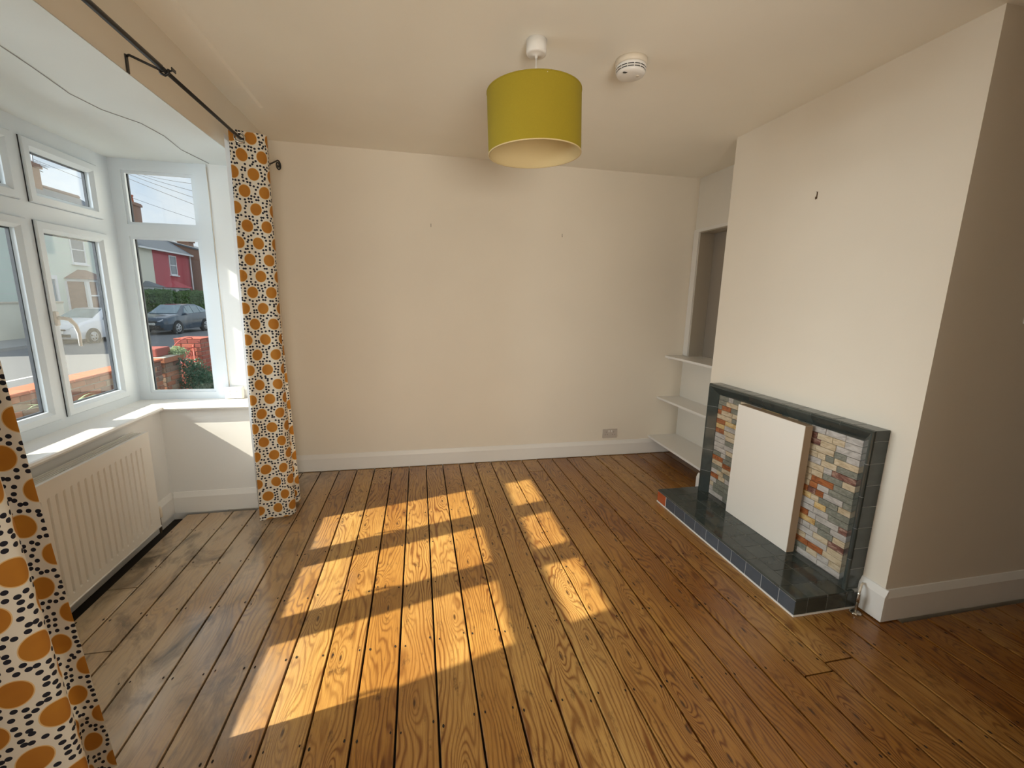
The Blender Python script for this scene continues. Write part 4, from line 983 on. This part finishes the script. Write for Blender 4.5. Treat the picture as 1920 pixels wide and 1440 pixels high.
# overhead wires
wires = (((-14, 26.24, 6.91), (-10, 23.82, 5.30)), ((-14, 27.38, 7.14), (-10, 23.89, 5.61)), ((-14, 28.49, 7.36), (-10, 23.96, 5.90)), ((-14, 29.93, 7.66), (-10, 24.04, 6.24)), ((-21.8, 32.6, 8.6), (-14, 40, 6.0)))
for i, (a, b_) in enumerate(wires):
    if i < 4:
        a, b_ = [tuple(b_[k] + (a[k] - b_[k]) * 3.2 for k in range(3)), tuple(a[k] + (b_[k] - a[k]) * 1.9 for k in range(3))]
    pts = []
    for k_ in range(13):
        t = k_ / 12; pts.append((a[0] + (b_[0] - a[0]) * t, a[1] + (b_[1] - a[1]) * t, a[2] + (b_[2] - a[2]) * t + .25 - 1.0 * t * (1 - t)))
    T(MB().tube(pts, .010, 5).build('telephone_wire', M['cable']), ('lowest of the four black overhead wires in the upper side pane', 'second lowest of the four black overhead wires in the upper side pane', 'second highest of the four black overhead wires in the upper side pane', 'highest of the four black overhead wires in the upper side pane', 'thin black wire running from the aerial of the pale house')[i], 'wire', 'overhead telephone wires')

# ------------------------------------------------------------------ cars
def car(loc, sc, paint_, label, kind):
    root = empty('car', (0, 0, 0), label, 'car')
    if kind == 'suv':   # y, zb, hwb, zm, hwm, zbelt, hwbelt, ztop, hwtop
        st = [(0.00, .30, .62, .50, .70, .66, .66, .70, .60), (0.10, .24, .76, .55, .84, .84, .80, .88, .70), (.45, .24, .82, .58, .88, .93, .84, .98, .74), (1.05, .24, .84, .58, .88, .99, .85, 1.06, .76),
              (1.30, .24, .84, .58, .88, 1.00, .85, 1.20, .72), (1.85, .24, .84, .58, .88, 1.02, .85, 1.53, .60), (2.35, .24, .84, .58, .88, 1.03, .85, 1.59, .58), (3.0, .24, .84, .58, .88, 1.06, .85, 1.56, .58), (3.55, .24, .84, .60, .88, 1.10, .84, 1.40, .60), (3.92, .26, .82, .62, .87, 1.10, .80, 1.16, .68), (4.15, .32, .76, .62, .82, .98, .76, 1.02, .68), (4.18, .40, .70, .60, .76, .90, .70, .94, .64)]
        wh = (.80, 3.36); wr = .34; win = [(5, 6), (6, 7), (7, 8)]; wsi = (3, 5)
    else:
        st = [(0.00, .28, .60, .46, .68, .62, .64, .66, .58), (0.12, .20, .72, .50, .80, .76, .76, .82, .66), (.50, .20, .78, .54, .83, .88, .80, .95, .72), (.92, .20, .80, .54, .84, .95, .81, 1.03, .74),
              (1.20, .20, .80, .54, .84, .96, .81, 1.18, .70), (1.75, .20, .80, .54, .84, .97, .81, 1.45, .60), (2.2, .20, .80, .54, .84, .98, .81, 1.49, .58), (2.8, .20, .80, .54, .84, 1.0, .81, 1.47, .58), (3.3, .20, .80, .54, .84, 1.02, .80, 1.36, .60), (3.55, .24, .76, .56, .82, 1.0, .76, 1.05, .66), (3.6, .34, .70, .54, .76, .86, .70, .90, .62)]
        wh = (.70, 3.08); wr = .30; win = [(5, 6), (6, 7), (7, 8)]; wsi = (3, 5)
    def ring(s): y, zb, hb, zm, hm, zl, hl, zt, ht = s; return [(-hb, y, zb), (-hm, y, zm), (-hl, y, zl), (-ht, y, zt), (ht, y, zt), (hl, y, zl), (hm, y, zm), (hb, y, zb)]
    rg = [ring(s) for s in st]; vs = [p for r_ in rg for p in r_]; fs = []
    for i in range(len(rg) - 1):
        for j in range(8): fs.append((i * 8 + j, i * 8 + (j + 1) % 8, (i + 1) * 8 + (j + 1) % 8, (i + 1) * 8 + j))
    fs += [tuple(range(8)), tuple(range((len(rg) - 1) * 8, len(rg) * 8))[::-1]]
    bo = MB().add(vs, fs, True).build('body', M[paint_], root)
    bv = bo.modifiers.new('b', 'BEVEL'); bv.width = .05; bv.segments = 3; bv.limit_method = 'ANGLE'; bv.angle_limit = math.radians(18)
    def V(i, j): return Vector(rg[i][j])
    def panel(q, nm, mat, off=.014, th=.008):
        n = (q[1] - q[0]).cross(q[3] - q[0]).normalized()
        return q, n
    for sgn in (1, -1):
        for a, b in win:
            j0, j1 = (5, 4) if sgn > 0 else (2, 3)
            A, B_, C_, D_ = V(a, j0), V(b, j0), V(b, j1), V(a, j1)
            def lerp(u, v_): return (A.lerp(B_, u)).lerp(D_.lerp(C_, u), v_)
            u0, u1 = (.04, .96)
            q = [lerp(u0, .10), lerp(u1, .10), lerp(u1, .86), lerp(u0, .86)]
            MB().add([p + Vector((sgn * .02, 0, .002)) for p in q] + [p + Vector((-sgn * .02, 0, 0)) for p in q], [(0, 1, 2, 3), (4, 7, 6, 5), (0, 4, 5, 1), (1, 5, 6, 2), (2, 6, 7, 3), (3, 7, 4, 0)]).build('side_window', M['carglass'], root)
        # quarter window triangle ahead of the door
        A, B_, C_ = V(3, 5 if sgn > 0 else 2).lerp(V(5, 5 if sgn > 0 else 2), .45), V(5, 5 if sgn > 0 else 2), V(5, 4 if sgn > 0 else 3)
        q = [A.lerp(B_, .1) + Vector((0, 0, .03)), B_ + Vector((0, -.03, .05)), B_.lerp(C_, .80) + Vector((0, -.03, 0))]
        MB().add([p + Vector((sgn * .02, 0, 0)) for p in q] + [p + Vector((-sgn * .03, 0, 0)) for p in q], [(0, 1, 2), (3, 5, 4), (0, 3, 4, 1), (1, 4, 5, 2), (2, 5, 3, 0)]).build('side_window', M['carglass'], root)
        MB().cbox(sgn * .88 - .10, sgn * .88 + .10, 1.42, 1.54, 1.00, 1.13, .03, 2).build('wing_mirror', M[paint_], root)
        for wy in wh:
            rot = Matrix.Rotation(PI / 2, 3, 'Y'); hw = st[4][4]
            arch = MB().lathe([(wr + .06, -.05), (wr + .06, .03), (wr - .02, .03)], (sgn * (hw - .01), wy, wr), 28, Matrix.Rotation(sgn * PI / 2, 3, 'Y')).build('wheel_arch', M['rubber'], root)
            ty = MB().lathe([(0, -.22), (wr - .03, -.22), (wr, -.19), (wr, -.01), (wr - .03, .025), (wr * .66, .02), (wr * .64, -.02), (0, -.03)], (sgn * hw, wy, wr), 28, Matrix.Rotation(sgn * PI / 2, 3, 'Y')).build('wheel', M['rubber'], root)
            rim = MB().lathe([(wr * .56, .012), (wr * .66, .024), (wr * .68, .012)], (sgn * hw, wy, wr), 24, Matrix.Rotation(sgn * PI / 2, 3, 'Y'))
            for k_ in range(10):
                a = 2 * PI * k_ / 10 + (.12 if k_ % 2 else -.12); rim.tube([(sgn * (hw + .016), wy, wr), (sgn * (hw + .016), wy + wr * .62 * math.cos(a), wr + wr * .62 * math.sin(a))], [.028, .014], 5)
            rim.build('alloy_rim', M['alloy'], ty)
    def quadpanel(a, b, j0, j1, u, v0, v1, nm, mat):
        A, B_, C_, D_ = V(a, j0), V(b, j0), V(b, j1), V(a, j1)   # j0 left edge, j1 right edge
        q = [(A.lerp(D_, u)).lerp(B_.lerp(C_, u), v0), (A.lerp(D_, 1 - u)).lerp(B_.lerp(C_, 1 - u), v0), (A.lerp(D_, 1 - u)).lerp(B_.lerp(C_, 1 - u), v1), (A.lerp(D_, u)).lerp(B_.lerp(C_, u), v1)]
        n = (q[1] - q[0]).cross(q[3] - q[0]).normalized();
        if n.z < 0: n = -n
        MB().add([p + n * .022 for p in q] + [p - n * .03 for p in q], [(0, 1, 2, 3), (4, 7, 6, 5), (0, 4, 5, 1), (1, 5, 6, 2), (2, 6, 7, 3), (3, 7, 4, 0)]).build(nm, M[mat], root)
    quadpanel(4, 5, 3, 4, .05, -.35, .92, 'windscreen', 'carglass')
    zf = st[1][5]
    for sgn in (1, -1):
        q = [(sgn * .36, -.005, zf - .14), (sgn * .70, .10, zf - .17), (sgn * .79, .34, zf + .01), (sgn * .74, .30, zf + .05), (sgn * .60, .08, zf - .02)]
        MB().add([(x, y - .04, z) for x, y, z in q] + [(x * .96, y + .12, z) for x, y, z in q], [(0, 1, 2, 3, 4), (9, 8, 7, 6, 5)] + [(i, 5 + i, 5 + (i + 1) % 5, (i + 1) % 5) for i in range(5)]).build('headlight', M['lamp_glass'], root)
    gr = MB().cbox(-.50, .50, -.035, .05, .30, .50 if kind == 'suv' else .42, .02).cbox(-.34, .34, -.03, .05, zf - .20, zf - .13, .015)
    if kind == 'suv': gr.cbox(-.64, .64, -.02, .10, .28, .38, .02)
    gr.build('grille', M['rubber'], root)
    pz = .57 if kind == 'suv' else .50
    pla = MB().cbox(-.26, .26, -.055, -.036, pz - .055, pz + .055, .006).build('number_plate', M['plate'], root)
    if kind == 'suv':
        tcu = bpy.data.curves.new('plate_text', 'FONT'); tcu.body = 'LB24 ZKN'; tcu.size = .105; tcu.align_x = 'CENTER'; tcu.align_y = 'CENTER'; tcu.extrude = .001
        to = bpy.data.objects.new('plate_text', tcu); COL.objects.link(to); dg_ = bpy.context.evaluated_depsgraph_get(); me = bpy.data.meshes.new_from_object(to.evaluated_get(dg_)); bpy.data.objects.remove(to)
        lo = link('plate_lettering', me, pla, None); me.materials.clear(); me.materials.append(M['rubber']); lo.rotation_euler = (PI / 2, 0, 0); lo.location = (0, -.0565, pz)
    root.location = loc; root.scale = (sc, sc, sc)
    return root
cB = car((-14.25, 27.35, G - .12), 1.04, 'car_blue', 'dark blue compact crossover car parked across the street', 'suv')
cB.rotation_euler = (0, 0, math.radians(-6))
cW = car((-15.15, 22.35, G - .12), 1.03, 'car_white', 'small white hatchback parked across the street', 'hatch')
cW.rotation_euler = (0, 0, math.radians(-6))
